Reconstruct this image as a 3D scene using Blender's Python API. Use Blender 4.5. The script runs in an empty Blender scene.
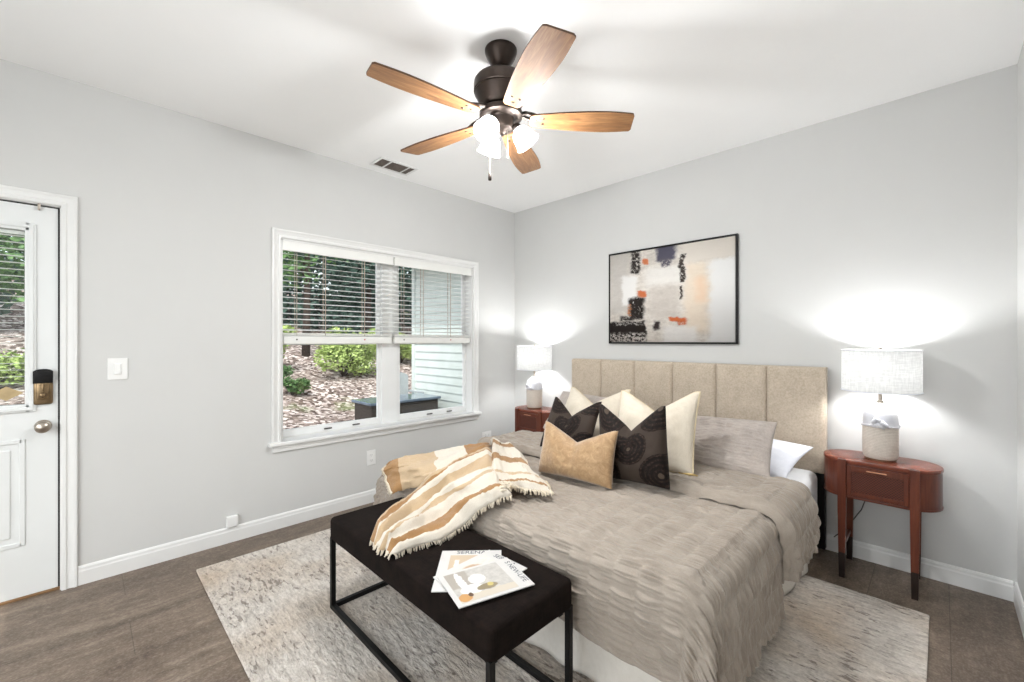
import bpy, bmesh, math, random
import numpy as np
from mathutils import Vector, Matrix, Euler
random.seed(7)
rng = np.random.default_rng(11)
PI = math.pi
sc = bpy.context.scene
C = sc.collection

# ------------------------------------------------------------------ camera
cam_d = bpy.data.cameras.new('camera')
cam_d.sensor_width = 36.0
cam_d.lens = 36.0 * 429.0 / 1024.0
cam_d.clip_start = 0.05
cam = bpy.data.objects.new('camera', cam_d)
C.objects.link(cam)
cam.location = (3.325, -3.365, 1.329)
cam.rotation_euler = (PI / 2, 0, PI / 4)
sc.camera = cam

# ------------------------------------------------------------------ sky, lights, exposure
world = bpy.data.worlds.new('sky')
sc.world = world
world.use_nodes = True
wn, wl = world.node_tree.nodes, world.node_tree.links
bgn = wn['Background']
skyn = wn.new('ShaderNodeTexSky')
skyn.sky_type = 'NISHITA'
skyn.sun_disc = False
skyn.sun_elevation = math.radians(48)
skyn.sun_rotation = math.radians(120)
skyn.air_density = 1.0
skyn.dust_density = 3.0
hs = wn.new('ShaderNodeHueSaturation')
hs.inputs['Saturation'].default_value = .35
wl.new(skyn.outputs[0], hs.inputs['Color'])
wl.new(hs.outputs[0], bgn.inputs[0])
bgn.inputs[1].default_value = 0.36

def lamp(name, kind, loc, power, color=(1, 1, 1), size=0.1, size_y=None, rot=(0, 0, 0), parent=None):
    d = bpy.data.lights.new(name, kind)
    d.energy = power
    d.color = color
    if kind == 'AREA':
        d.shape = 'RECTANGLE'
        d.size = size
        d.size_y = size_y or size
    elif kind == 'POINT':
        d.shadow_soft_size = size
    o = bpy.data.objects.new(name, d)
    C.objects.link(o)
    o.location = loc
    o.rotation_euler = rot
    if parent:
        o.parent = parent
    return o

lamp('sunlight', 'SUN', (-6, 2, 8), 1.9, (1.0, 0.97, 0.92), rot=(math.radians(28), math.radians(26), 0))
# area fill added behind the camera, inside the added rear window, to brighten the room
lamp('rear_fill_light', 'AREA', (2.30, -4.93, 1.45), 36, (0.955, 0.975, 1.0), 2.1, 2.0,
     rot=(math.radians(108), 0, 0))
FAN_W, LAMP_W = 22.0, 12.5
sc.view_settings.view_transform = 'Standard'
sc.view_settings.look = 'None'
sc.view_settings.gamma = 1.0
sc.view_settings.use_curve_mapping = False
sc.view_settings.exposure = 0.36

# ------------------------------------------------------------------ helpers
def lin(c):
    out = []
    for v in c[:3]:
        v = v / 255.0
        out.append(v / 12.92 if v <= 0.04045 else ((v + 0.055) / 1.055) ** 2.4)
    return tuple(out) + (1.0,)

class NT:
    """small node-tree builder"""
    def __init__(self, name):
        self.m = bpy.data.materials.new(name)
        self.m.use_nodes = True
        self.n = self.m.node_tree.nodes
        self.l = self.m.node_tree.links
        self.b = self.n['Principled BSDF']
        self.out = self.n['Material Output']
    def new(self, t, **kw):
        nd = self.n.new(t)
        for k, v in kw.items():
            if k.startswith('i_'):
                key = k[2:]
                nd.inputs[int(key) if key.isdigit() else key.replace('_', ' ')].default_value = v
            else:
                setattr(nd, k, v)
        return nd
    def coord(self, kind='Object', scale=(1, 1, 1), rot=(0, 0, 0), loc=(0, 0, 0)):
        tc = self.new('ShaderNodeTexCoord')
        mp = self.new('ShaderNodeMapping')
        self.l.new(tc.outputs[kind], mp.inputs[0])
        mp.inputs['Scale'].default_value = scale
        mp.inputs['Rotation'].default_value = rot
        mp.inputs['Location'].default_value = loc
        return mp.outputs[0]
    def noise(self, vec, scale=5, detail=3, rough=.5, dist=0):
        nd = self.new('ShaderNodeTexNoise')
        nd.inputs['Scale'].default_value = scale
        nd.inputs['Detail'].default_value = detail
        nd.inputs['Roughness'].default_value = rough
        nd.inputs['Distortion'].default_value = dist
        if vec is not None:
            self.l.new(vec, nd.inputs['Vector'])
        return nd.outputs[0]
    def ramp(self, fac, stops):
        nd = self.new('ShaderNodeValToRGB')
        e = nd.color_ramp.elements
        while len(e) < len(stops):
            e.new(.5)
        for k, (p, c) in enumerate(stops):
            e[k].position = p
            e[k].color = c if len(c) == 4 else lin(c)
        self.l.new(fac, nd.inputs[0])
        return nd.outputs[0]
    def math(self, op, a, b=None, c=None):
        nd = self.new('ShaderNodeMath', operation=op)
        for k, v in enumerate((a, b, c)):
            if v is None:
                continue
            if isinstance(v, (int, float)):
                nd.inputs[k].default_value = v
            else:
                self.l.new(v, nd.inputs[k])
        return nd.outputs[0]
    def mix(self, fac, a, b, mode='MIX'):
        nd = self.new('ShaderNodeMix', data_type='RGBA', blend_type=mode)
        for sock, v in ((nd.inputs[0], fac), (nd.inputs[6], a), (nd.inputs[7], b)):
            if isinstance(v, (int, float)):
                sock.default_value = v
            elif isinstance(v, tuple):
                sock.default_value = v if len(v) == 4 else lin(v)
            else:
                self.l.new(v, sock)
        return nd.outputs[2]
    def color(self, sock):
        self.l.new(sock, self.b.inputs['Base Color'])
    def bump(self, h, strength=.3, dist=.01):
        nd = self.new('ShaderNodeBump')
        nd.inputs['Strength'].default_value = strength
        nd.inputs['Distance'].default_value = dist
        self.l.new(h, nd.inputs['Height'])
        self.l.new(nd.outputs[0], self.b.inputs['Normal'])
    def pbr(self, rough=.5, metal=0, spec=.5, sheen=0):
        self.b.inputs['Roughness'].default_value = rough
        self.b.inputs['Metallic'].default_value = metal
        self.b.inputs['Specular IOR Level'].default_value = spec
        if sheen:
            self.b.inputs['Sheen Weight'].default_value = sheen
        return self

def simple(name, c1, c2=None, scale=8, rough=.5, metal=0, spec=.5, bump=0, bscale=60, stretch=(1, 1, 1), sheen=0):
    t = NT(name)
    t.pbr(rough, metal, spec, sheen)
    v = t.coord('Object', stretch)
    n = t.noise(v, scale, 4)
    c2 = c2 or tuple(x * .96 for x in c1)
    t.color(t.ramp(n, [(.3, c1), (.7, c2)]))
    if bump:
        t.bump(t.noise(v, bscale, 3), bump, .004)
    return t.m

M = {}
def make_mats():
    M['wall'] = simple('wall_paint', (209, 209, 207), (207, 207, 205), 3, .75, spec=.25, bump=.05, bscale=180)
    M['ceil'] = simple('ceiling_paint', (250, 250, 249), (248, 248, 247), 3, .85, spec=.2, bump=.05, bscale=150)
    M['trim'] = simple('trim_paint', (230, 230, 228), (226, 226, 224), 4, .35, spec=.4)
    M['door'] = simple('door_paint', (226, 228, 227), (223, 225, 224), 4, .4, spec=.4)
    M['vinyl'] = simple('white_vinyl', (238, 239, 238), (234, 235, 234), 5, .35)
    M['slat'] = simple('slat_white', (236, 236, 232), (230, 230, 226), 6, .45)
    M['cordw'] = simple('blind_cord', (178, 166, 152), None, 9, .8)
    M['black'] = simple('black_metal', (11, 10, 10), (15, 14, 14), 20, .5, spec=.25)
    M['gap'] = simple('weatherstrip', (52, 50, 48), None, 9, .8)
    M['bronze'] = simple('aged_bronze', (62, 52, 46), (44, 37, 33), 14, .36, metal=.75)
    M['brass'] = simple('antique_brass', (150, 128, 98), (112, 94, 70), 25, .34, metal=.85)
    M['nickel'] = simple('satin_nickel', (178, 168, 156), (160, 151, 140), 25, .3, metal=.95)
    M['plastic'] = simple('white_plastic', (240, 240, 238), None, 9, .35)
    M['dark_slot'] = simple('dark_slot', (70, 68, 66), None, 9, .7)
    M['fabric_black'] = None
    # glass pane: clear, a little mirror reflection at grazing angles
    t = NT('clear_glass')
    t.n.remove(t.b)
    tr = t.new('ShaderNodeBsdfTransparent')
    tr.inputs[0].default_value = (.97, .985, .98, 1)
    gl = t.new('ShaderNodeBsdfGlossy')
    gl.inputs['Roughness'].default_value = .02
    lw = t.new('ShaderNodeLayerWeight')
    fr = t.new('ShaderNodeMath', operation='MULTIPLY_ADD')
    t.l.new(t.math('POWER', lw.outputs['Facing'], 5.0), fr.inputs[0])
    fr.inputs[1].default_value = .75
    fr.inputs[2].default_value = .02
    mx = t.new('ShaderNodeMixShader')
    t.l.new(fr.outputs[0], mx.inputs[0])
    t.l.new(tr.outputs[0], mx.inputs[1])
    t.l.new(gl.outputs[0], mx.inputs[2])
    t.l.new(mx.outputs[0], t.out.inputs[0])
    M['glass'] = t.m
    # floor: taupe stone-look planks running along y
    t = NT('vinyl_planks')
    t.pbr(.42, 0, .35)
    v = t.coord('Object', rot=(0, 0, PI / 2))
    br = t.new('ShaderNodeTexBrick')
    t.l.new(v, br.inputs['Vector'])
    br.offset = .37
    for k, val in (('Scale', 1.0), ('Mortar Size', .0016), ('Mortar Smooth', .3), ('Bias', 0.0), ('Brick Width', 1.22), ('Row Height', .305)):
        br.inputs[k].default_value = val
    br.inputs['Color1'].default_value = (.35, .35, .35, 1)
    br.inputs['Color2'].default_value = (.65, .65, .65, 1)
    br.inputs['Mortar'].default_value = (0, 0, 0, 1)
    sepc = t.new('ShaderNodeSeparateColor'); t.l.new(br.outputs[0], sepc.inputs[0])
    v2 = t.coord('Object', (6, .9, 1))
    n1 = t.noise(v2, 1.3, 6, .66, .8)
    v3 = t.coord('Object', (1.6, 1.0, 1))
    n2 = t.noise(v3, 16, 6, .78)
    n3 = t.noise(v3, 3.0, 4, .7, .6)
    base = t.ramp(n1, [(.27, (54, 43, 35)), (.43, (90, 75, 63)), (.56, (122, 106, 91)), (.68, (168, 153, 136))])
    base = t.mix(.42, base, t.ramp(n2, [(.36, (54, 43, 35)), (.5, (104, 89, 76)), (.66, (172, 159, 144))]))
    n4 = t.noise(t.coord('Object', (1.5, 1, 1)), 75, 3, .7)
    base = t.mix(.24, base, t.ramp(n4, [(.36, (46, 36, 29)), (.5, (112, 97, 84)), (.64, (186, 174, 160))]))
    base = t.mix(.24, base, t.ramp(n3, [(.35, (78, 65, 54)), (.65, (146, 131, 115))]))
    base = t.mix(.22, base, br.outputs[0], 'OVERLAY')
    base = t.mix(t.math('MULTIPLY', br.outputs[1], .55), base, (62, 53, 45))
    t.color(base)
    t.bump(t.math('SUBTRACT', t.math('MULTIPLY', n2, .4), br.outputs[1]), .18, .003)
    M['floor'] = t.m
    # rug
    t = NT('rug_pile')
    t.pbr(.95, 0, .1, .2)
    va = t.coord('Object', (2.6, 8, 1), rot=(0, 0, .78))
    vb = t.coord('Object', (2.6, 8, 1), rot=(0, 0, -.50))
    vc = t.coord('Object')
    big = t.noise(vc, 1.5, 2, .5)
    sel = t.ramp(big, [(.47, (0, 0, 0, 1)), (.53, (1, 1, 1, 1))])
    na, nb = t.noise(va, 5.5, 5, .68, .5), t.noise(vb, 5.5, 5, .68, .5)
    st = t.mix(sel, na, nb)
    fa, fb = t.noise(va, 6.5, 3, .6, .4), t.noise(vb, 6.5, 3, .6, .4)
    fl = t.mix(sel, fa, fb)
    dens = t.noise(vc, 2.6, 3, .6)
    col = t.ramp(st, [(.30, (160, 150, 141)), (.43, (196, 187, 177)), (.55, (220, 212, 202)), (.7, (233, 226, 217))])
    fleck = t.ramp(t.math('ADD', fl, t.math('MULTIPLY', t.math('SUBTRACT', dens, .5), .50)), [(.59, (0, 0, 0, 1)), (.64, (1, 1, 1, 1))])
    col = t.mix(t.math('MULTIPLY', fleck, .82), col, (100, 84, 73))
    fine = t.noise(vc, 70, 3, .7)
    col = t.mix(.22, col, t.ramp(fine, [(.36, (150, 138, 127)), (.5, (208, 198, 187)), (.62, (246, 240, 231))]))
    warm = t.ramp(t.noise(vc, 2.0, 3), [(.42, (255, 255, 255)), (.68, (236, 222, 206))])
    t.color(t.mix(.9, col, warm, 'MULTIPLY'))
    t.bump(t.math('ADD', st, t.math('MULTIPLY', fl, .5)), 1.0, .02)
    M['rug'] = t.m
    # woods
    def wood(name, cs, rough=.35, stretch=(1, 14, 14), scale=3.0):
        t = NT(name)
        t.pbr(rough, 0, .45)
        v = t.coord('Object', stretch)
        n = t.noise(v, scale, 5, .6, 1.2)
        n2 = t.noise(v, scale * 6, 3, .6)
        f = t.math('ADD', t.math('MULTIPLY', n, .75), t.math('MULTIPLY', n2, .25))
        t.color(t.ramp(f, [(.3, cs[0]), (.5, cs[1]), (.68, cs[2])]))
        t.bump(n2, .05, .002)
        return t.m
    M['mahog'] = wood('mahogany', ((72, 31, 18), (92, 42, 25), (112, 55, 33)), .3, (12, 12, 1), 2.5)
    M['mahog_top'] = wood('mahogany_top', ((92, 42, 26), (116, 56, 38), (136, 70, 48)), .26, (2, 14, 4), 3)
    M['leg_tip'] = wood('ebony_tip', ((26, 17, 13), (34, 22, 17), (42, 28, 21)), .35, (12, 12, 1), 2.5)
    M['blade'] = wood('blade_oak', ((100, 66, 38), (134, 94, 58), (166, 124, 82)), .5, (1.6, 15, 15), 2.4)
    M['blade_edge'] = wood('blade_edge', ((64, 40, 26), (84, 54, 34), (98, 64, 42)), .5)
    M['thresh'] = wood('threshold_oak', ((120, 90, 60), (140, 108, 74), (156, 122, 88)), .5, (8, 1, 8), 4)
    # cane weave
    t = NT('cane_weave')
    t.pbr(.55, 0, .35)
    v = t.coord('Object', (1, 1, 1))
    ch = t.new('ShaderNodeTexChecker')
    ch.inputs['Scale'].default_value = 150
    t.l.new(v, ch.inputs[0])
    ch.inputs[1].default_value = lin((100, 48, 30))
    ch.inputs[2].default_value = lin((52, 23, 14))
    t.color(ch.outputs[0])
    t.bump(ch.outputs[1], .5, .002)
    M['cane'] = t.m
    # fabrics
    def fabric(name, c1, c2, weave=420, rough=.9, sheen=.15, blot=9, bstr=.35):
        t = NT(name)
        t.pbr(rough, 0, .15, sheen)
        v = t.coord('Object')
        n = t.noise(v, blot, 4, .6)
        va = t.coord('Object', (weave, weave * .12, weave))
        vb = t.coord('Object', (weave * .12, weave, weave * .12))
        w = t.math('ADD', t.noise(va, 1, 2), t.noise(vb, 1, 2))
        w = t.math('MULTIPLY', w, .5)
        f = t.math('ADD', t.math('MULTIPLY', n, .5), t.math('MULTIPLY', w, .5))
        t.color(t.ramp(f, [(.38, c2), (.62, c1)]))
        t.bump(w, bstr, .003)
        return t.m
    M['linen'] = fabric('oat_linen', (200, 186, 168), (176, 162, 144), 120, blot=90, bstr=.6)
    M['duvet'] = fabric('taupe_cotton', (172, 161, 149), (157, 146, 134), 300, .8, .25)
    M['sham'] = fabric('sham_cotton', (188, 178, 170), (166, 156, 149), 300, .75, .2)
    M['cream'] = fabric('cream_cotton', (224, 214, 197), (210, 199, 181), 260)
    M['piping'] = fabric('cream_piping', (222, 207, 176), (206, 190, 158), 300)
    M['zip'] = simple('brass_zip', (206, 180, 120), (170, 140, 80), 90, .4, .3)
    M['white_cotton'] = fabric('white_cotton', (232, 233, 240), (222, 224, 233), 300)
    M['sheet'] = fabric('white_sheet', (238, 238, 238), (230, 230, 230), 300)
    M['skirt'] = fabric('ivory_skirt', (226, 221, 212), (216, 210, 200), 300)
    M['benchfab'] = fabric('espresso_velvet', (30, 22, 18), (17, 12, 10), 160, 1.0, 0, 22, .5)
    M['tassel'] = fabric('tassel_cotton', (236, 226, 208), (222, 208, 184), 300)
    t = NT('gold_velvet')
    t.pbr(.5, 0, .35, .6)
    v = t.coord('Object')
    n = t.noise(v, 26, 6, .68, 1.6)
    t.color(t.ramp(n, [(.3, (150, 117, 80)), (.5, (168, 135, 96)), (.7, (190, 160, 122))]))
    t.bump(n, .35, .01)
    M['gold'] = t.m
    # dark medallion velvet
    t = NT('medallion_velvet')
    t.pbr(.7, 0, .2, .03)
    v = t.coord('UV', (2.15, 2.15, 1), rot=(0, 0, PI / 4), loc=(.02, .33, 0))
    vo = t.new('ShaderNodeTexVoronoi')
    vo.inputs['Scale'].default_value = 1.0
    vo.inputs['Randomness'].default_value = 0.0
    t.l.new(v, vo.inputs['Vector'])
    dist = vo.outputs['Distance']
    n = t.noise(t.coord('UV', (1, 1, 1)), 34, 3, .7)
    dd = t.math('ADD', dist, t.math('MULTIPLY', t.math('SUBTRACT', n, .5), .05))
    med = t.ramp(dd, [(.45, (1, 1, 1, 1)), (.47, (0, 0, 0, 1))])
    ring = t.math('SINE', t.math('MULTIPLY', dd, 62))
    petal = t.ramp(t.math('ADD', t.math('MULTIPLY', ring, .13), n), [(.42, (20, 13, 11)), (.62, (36, 25, 20)), (.86, (78, 62, 52))])
    centre = t.ramp(dd, [(.05, (1, 1, 1, 1)), (.065, (0, 0, 0, 1))])
    petal = t.mix(centre, petal, (80, 68, 58))
    t.color(t.mix(med, (62, 52, 45), petal))
    t.bump(t.math('MULTIPLY', med, n), .5, .006)
    M['medallion'] = t.m
    # lamp ceramics
    t = NT('glazed_white')
    t.pbr(.28, 0, .5)
    v = t.coord('Object')
    t.color(t.ramp(t.noise(v, 14, 3), [(.4, (222, 222, 226)), (.6, (206, 206, 212))]))
    M['glaze'] = t.m
    t = NT('ribbed_stoneware')
    t.pbr(.85, 0, .2)
    v = t.coord('Object')
    wv = t.new('ShaderNodeTexWave', wave_type='BANDS', bands_direction='Z')
    wv.inputs['Scale'].default_value = 38
    wv.inputs['Distortion'].default_value = 2.5
    wv.inputs['Detail'].default_value = 2
    wv.inputs['Detail Scale'].default_value = 6
    t.l.new(v, wv.inputs[0])
    n = t.noise(v, 90, 3)
    t.color(t.ramp(t.math('MULTIPLY', wv.outputs[1], n), [(.1, (206, 196, 184)), (.45, (226, 217, 206))]))
    t.bump(wv.outputs[1], .5, .006)
    M['stoneware'] = t.m
    M['base_ring'] = simple('base_ring', (120, 84, 58), (98, 66, 44), 20, .5)
    # lamp shade: woven fabric lit from inside
    def glow(name, col, em, transp, emcol=(1, 1, 1, 1), weave=0, tdark=1.0):
        t = NT(name)
        t.n.remove(t.b)
        df = t.new('ShaderNodeBsdfDiffuse')
        tl = t.new('ShaderNodeBsdfTranslucent')
        df.inputs[0].default_value = lin(col)
        tl.inputs[0].default_value = lin(tuple(c * tdark for c in col))
        if weave:
            va = t.coord('Object', (weave, weave, weave * .15))
            vb = t.coord('Object', (weave * .12, weave * .12, weave))
            w = t.math('MULTIPLY', t.math('ADD', t.noise(va, 1, 2), t.noise(vb, 1, 2)), .5)
            cc = t.ramp(w, [(.4, tuple(c * .90 for c in col)), (.6, col)])
            t.l.new(cc, df.inputs[0])
            t.l.new(t.mix(1.0, cc, (tdark * .85,) * 3 + (1,), 'MULTIPLY'), tl.inputs[0])
        tp = t.new('ShaderNodeBsdfTransparent')
        e = t.new('ShaderNodeEmission')
        e.inputs[0].default_value = emcol
        e.inputs[1].default_value = em
        m1 = t.new('ShaderNodeMixShader'); m1.inputs[0].default_value = .5
        t.l.new(df.outputs[0], m1.inputs[1]); t.l.new(tl.outputs[0], m1.inputs[2])
        m2 = t.new('ShaderNodeMixShader'); m2.inputs[0].default_value = transp
        t.l.new(m1.outputs[0], m2.inputs[1]); t.l.new(tp.outputs[0], m2.inputs[2])
        ad = t.new('ShaderNodeAddShader')
        t.l.new(m2.outputs[0], ad.inputs[0]); t.l.new(e.outputs[0], ad.inputs[1])
        t.l.new(ad.outputs[0], t.out.inputs[0])
        return t.m
    M['shade'] = glow('linen_shade', (240, 240, 238), .16, .02, weave=150, tdark=.46)
    M['frost'] = glow('frosted_glass', (250, 250, 248), .06, .50)
    M['bulb'] = glow('bulb_glass', (255, 255, 255), 1.2, .8)
    # outside
    t = NT('leaf_litter')
    t.pbr(.95, 0, .1)
    v = t.coord('Object')
    vo = t.new('ShaderNodeTexVoronoi')
    vo.inputs['Scale'].default_value = 17
    t.l.new(v, vo.inputs['Vector'])
    sep = t.new('ShaderNodeSeparateColor')
    t.l.new(vo.outputs['Color'], sep.inputs[0])
    c = t.ramp(sep.outputs[0], [(.1, (74, 62, 57)), (.35, (118, 104, 97)), (.65, (150, 136, 129)), (.92, (204, 194, 188))])
    green = t.ramp(t.noise(v, .55, 4, .6), [(.60, (0, 0, 0, 1)), (.70, (1, 1, 1, 1))])
    c = t.mix(t.math('MULTIPLY', green, .6), c, (104, 128, 62))
    t.color(c)
    t.bump(sep.outputs[1], .6, .03)
    M['litter'] = t.m
    def leafm(name, a, b):
        t = NT(name)
        t.pbr(.6, 0, .3)
        v = t.coord('Object')
        n = t.noise(v, 9, 3, .7)
        t.color(t.ramp(n, [(.35, a), (.65, b)]))
        return t.m
    M['leaf_dark'] = leafm('leaves_dark', (44, 70, 62), (88, 114, 102))
    M['leaf_mid'] = leafm('leaves_mid', (52, 82, 46), (104, 138, 82))
    M['leaf_lime'] = leafm('leaves_lime', (124, 146, 78), (174, 192, 118))
    M['bark'] = simple('bark', (74, 62, 54), (50, 42, 37), 12, .95, bump=.5, bscale=30, stretch=(4, 4, 1))
    M['siding'] = simple('siding_paint', (216, 224, 220), (206, 214, 209), 5, .6)
    M['boxdark'] = simple('dark_composite', (52, 46, 42), (66, 59, 54), 9, .6, stretch=(1, 1, 8))
    M['boxtop'] = simple('lid_reflection_blue', (92, 106, 122), (120, 134, 148), 7, .12)  # bluish reflection on the lid painted into its base colour
    M['greyplast'] = simple('grey_plastic', (176, 182, 184), (160, 166, 170), 6, .5)
    M['red'] = simple('red_button', (190, 80, 70), None, 6, .5)
make_mats()

def obj(name, mesh, mat=None, parent=None, smooth=False):
    o = bpy.data.objects.new(name, mesh)
    C.objects.link(o)
    if mat is not None and not mesh.materials:
        for mm in (mat if isinstance(mat, (list, tuple)) else [mat]):
            mesh.materials.append(mm)
    if parent is not None:
        o.parent = parent
    if smooth:
        mesh.polygons.foreach_set('use_smooth', [True] * len(mesh.polygons))
    return o

def ob(name, bm, mat=None, parent=None, smooth=False, autos=None):
    me = bpy.data.meshes.new(name)
    bmesh.ops.recalc_face_normals(bm, faces=bm.faces[:])
    bm.to_mesh(me)
    bm.free()
    o = obj(name, me, mat, parent, smooth)
    if autos is not None:
        me.polygons.foreach_set('use_smooth', [True] * len(me.polygons))
        me.set_sharp_from_angle(angle=math.radians(autos))
    return o

def thing(name, label, cat, loc=(0, 0, 0), rotz=0, group=None):
    o = bpy.data.objects.new(name, None)
    o.empty_display_size = .1
    C.objects.link(o)
    o.location = loc
    o.rotation_euler = (0, 0, rotz)
    return tag(o, label, cat, group)

def tag(o, label, cat, group=None):
    o['label'] = label
    o['category'] = cat
    if group:
        o['group'] = group
    return o

def struct(o):
    o['kind'] = 'structure'
    return o

def copy_tree(o, parent=None):
    c = o.copy()
    C.objects.link(c)
    if parent is not None:
        c.parent = parent
    for ch in list(o.children):
        copy_tree(ch, c)
    return c

def box(bm, a, b, bevel=0, seg=2, mi=0, mat=None):
    x0, y0, z0 = [min(p, q) for p, q in zip(a, b)]
    x1, y1, z1 = [max(p, q) for p, q in zip(a, b)]
    t = bmesh.new()
    vs = [t.verts.new(p) for p in ((x0, y0, z0), (x1, y0, z0), (x1, y1, z0), (x0, y1, z0),
                                   (x0, y0, z1), (x1, y0, z1), (x1, y1, z1), (x0, y1, z1))]
    for f in ((0, 3, 2, 1), (4, 5, 6, 7), (0, 1, 5, 4), (1, 2, 6, 5), (2, 3, 7, 6), (3, 0, 4, 7)):
        t.faces.new([vs[i] for i in f])
    if bevel:
        bmesh.ops.bevel(t, geom=t.edges[:], offset=bevel, segments=seg, affect='EDGES', profile=.5)
    join(bm, t, mi, mat)

def join(bm, t, mi=0, mat=None):
    mp = {}
    for v in t.verts:
        mp[v] = bm.verts.new(mat @ v.co if mat else v.co)
    for f in t.faces:
        try:
            nf = bm.faces.new([mp[v] for v in f.verts])
            nf.material_index = mi if mi else f.material_index
        except ValueError:
            pass
    t.free()

def lathe(bm, prof, n=32, c=(0, 0, 0), mi=0, mat=None, cap0=False, cap1=False):
    t = bmesh.new()
    rings = []
    for r, z in prof:
        rings.append([t.verts.new((c[0] + r * math.cos(2 * PI * k / n), c[1] + r * math.sin(2 * PI * k / n), c[2] + z)) for k in range(n)])
    for a, b in zip(rings, rings[1:]):
        for k in range(n):
            t.faces.new((a[k], a[(k + 1) % n], b[(k + 1) % n], b[k]))
    if cap0:
        t.faces.new(rings[0][::-1])
    if cap1:
        t.faces.new(rings[-1])
    join(bm, t, mi, mat)

def tube(bm, pts, r, n=8, mi=0, cap=True):
    pts = [Vector(p) for p in pts]
    rr = r if isinstance(r, (list, tuple)) else [r] * len(pts)
    rings = []
    up = Vector((0, 0, 1))
    prev = None
    for i, p in enumerate(pts):
        d = (pts[min(i + 1, len(pts) - 1)] - pts[max(i - 1, 0)]).normalized()
        if prev is None:
            a = up if abs(d.dot(up)) < .9 else Vector((1, 0, 0))
            x = d.cross(a).normalized()
        else:
            x = (prev - d * prev.dot(d)).normalized()
        prev = x
        y = d.cross(x)
        rings.append([bm.verts.new(p + (x * math.cos(2 * PI * k / n) + y * math.sin(2 * PI * k / n)) * rr[i]) for k in range(n)])
    for a, b in zip(rings, rings[1:]):
        for k in range(n):
            f = bm.faces.new((a[k], a[(k + 1) % n], b[(k + 1) % n], b[k]))
            f.material_index = mi
    if cap:
        bm.faces.new(rings[0][::-1]).material_index = mi
        bm.faces.new(rings[-1]).material_index = mi

def prism(bm, outline, z0, z1, mi=0, bevel=0, mat=None):
    """outline: list of (x,y) counter-clockwise, extruded z0..z1"""
    t = bmesh.new()
    a = [t.verts.new((x, y, z0)) for x, y in outline]
    b = [t.verts.new((x, y, z1)) for x, y in outline]
    t.faces.new(a[::-1])
    top = t.faces.new(b)
    n = len(a)
    for k in range(n):
        t.faces.new((a[k], a[(k + 1) % n], b[(k + 1) % n], b[k]))
    if bevel:
        bmesh.ops.bevel(t, geom=[e for e in t.edges if abs(e.verts[0].co.z - e.verts[1].co.z) < 1e-6], offset=bevel, segments=2, affect='EDGES', profile=.5)
    join(bm, t, mi, mat)

def grid_mesh(name, P, uv=None, close=False):
    """P: (nv,nu,3) array -> mesh"""
    nv, nu = P.shape[:2]
    me = bpy.data.meshes.new(name)
    idx = np.arange(nv * nu).reshape(nv, nu)
    q = np.stack([idx[:-1, :-1], idx[:-1, 1:], idx[1:, 1:], idx[1:, :-1]], -1).reshape(-1, 4)
    me.from_pydata(P.reshape(-1, 3).tolist(), [], q.tolist())
    if uv is not None:
        l = me.uv_layers.new(name='UVMap')
        U = uv.reshape(-1, 2)
        li = np.empty(len(me.loops), dtype=np.int64)
        me.loops.foreach_get('vertex_index', li)
        l.data.foreach_set('uv', U[li].astype(np.float32).ravel())
    me.polygons.foreach_set('use_smooth', [True] * len(me.polygons))
    return me

def vnoise(x, y, seed=0):
    """smooth 2-D value noise, vectorised, range -1..1"""
    xi, yi = np.floor(x).astype(np.int64), np.floor(y).astype(np.int64)
    xf, yf = x - xi, y - yi
    xf = xf * xf * (3 - 2 * xf); yf = yf * yf * (3 - 2 * yf)
    def h(i, j):
        n = (i * 374761393 + j * 668265263 + seed * 974711) & 0x7fffffff
        n = ((n ^ (n >> 13)) * 1274126177) & 0x7fffffff
        n = n ^ (n >> 16)
        return (n & 0xffff) / 32767.5 - 1
    a, b, c, d = h(xi, yi), h(xi + 1, yi), h(xi, yi + 1), h(xi + 1, yi + 1)
    return (a * (1 - xf) + b * xf) * (1 - yf) + (c * (1 - xf) + d * xf) * yf

# ================================================================== ROOM
H, RX, RY, WT = 2.74, 3.60, -5.0, 0.16
WIN = (-2.368, -0.594, 0.612, 2.063)      # y0 y1 z0 z1 of the window opening
DOR = (-4.365, -3.448, 0.0, 2.046)

bm = bmesh.new()
box(bm, (-WT, RY - .1, -.12), (RX + .1, .1, 0))
struct(ob('floor', bm, M['floor']))
bm = bmesh.new()
box(bm, (-WT, RY - .1, H), (RX + .1, .1, H + .1))
struct(ob('ceiling', bm, M['ceil']))

bm = bmesh.new()
for y0, y1, z0, z1 in ((RY, DOR[0], 0, H), (DOR[0], DOR[1], DOR[3], H), (DOR[1], WIN[0], 0, H),
                       (WIN[0], WIN[1], 0, WIN[2]), (WIN[0], WIN[1], WIN[3], H), (WIN[1], .1, 0, H)):
    box(bm, (-WT, y0, z0), (0, y1, z1))
struct(ob('wall_left', bm, M['wall']))
bm = bmesh.new()
box(bm, (0, 0, 0), (RX, .1, H))
struct(ob('wall_back', bm, M['wall']))
bm = bmesh.new()
box(bm, (RX, RY, 0), (RX + .1, .1, H))
struct(ob('wall_right', bm, M['wall']))
bm = bmesh.new()
for x0, x1, z0, z1 in ((0, .2, 0, H), (3.3, RX, 0, H), (.2, 3.3, 0, .4), (.2, 3.3, 2.5, H)):
    box(bm, (x0, RY - .1, z0), (x1, RY, z1))
struct(ob('wall_rear', bm, M['wall']))
bm = bmesh.new()
for a, b in (((.2, RY - .07, .4), (.26, RY - .02, 2.5)), ((3.24, RY - .07, .4), (3.3, RY - .02, 2.5)), ((1.72, RY - .07, .4), (1.78, RY - .02, 2.5)),
             ((.2, RY - .07, .4), (3.3, RY - .02, .46)), ((.2, RY - .07, 2.44), (3.3, RY - .02, 2.5))):
    box(bm, a, b)
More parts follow.
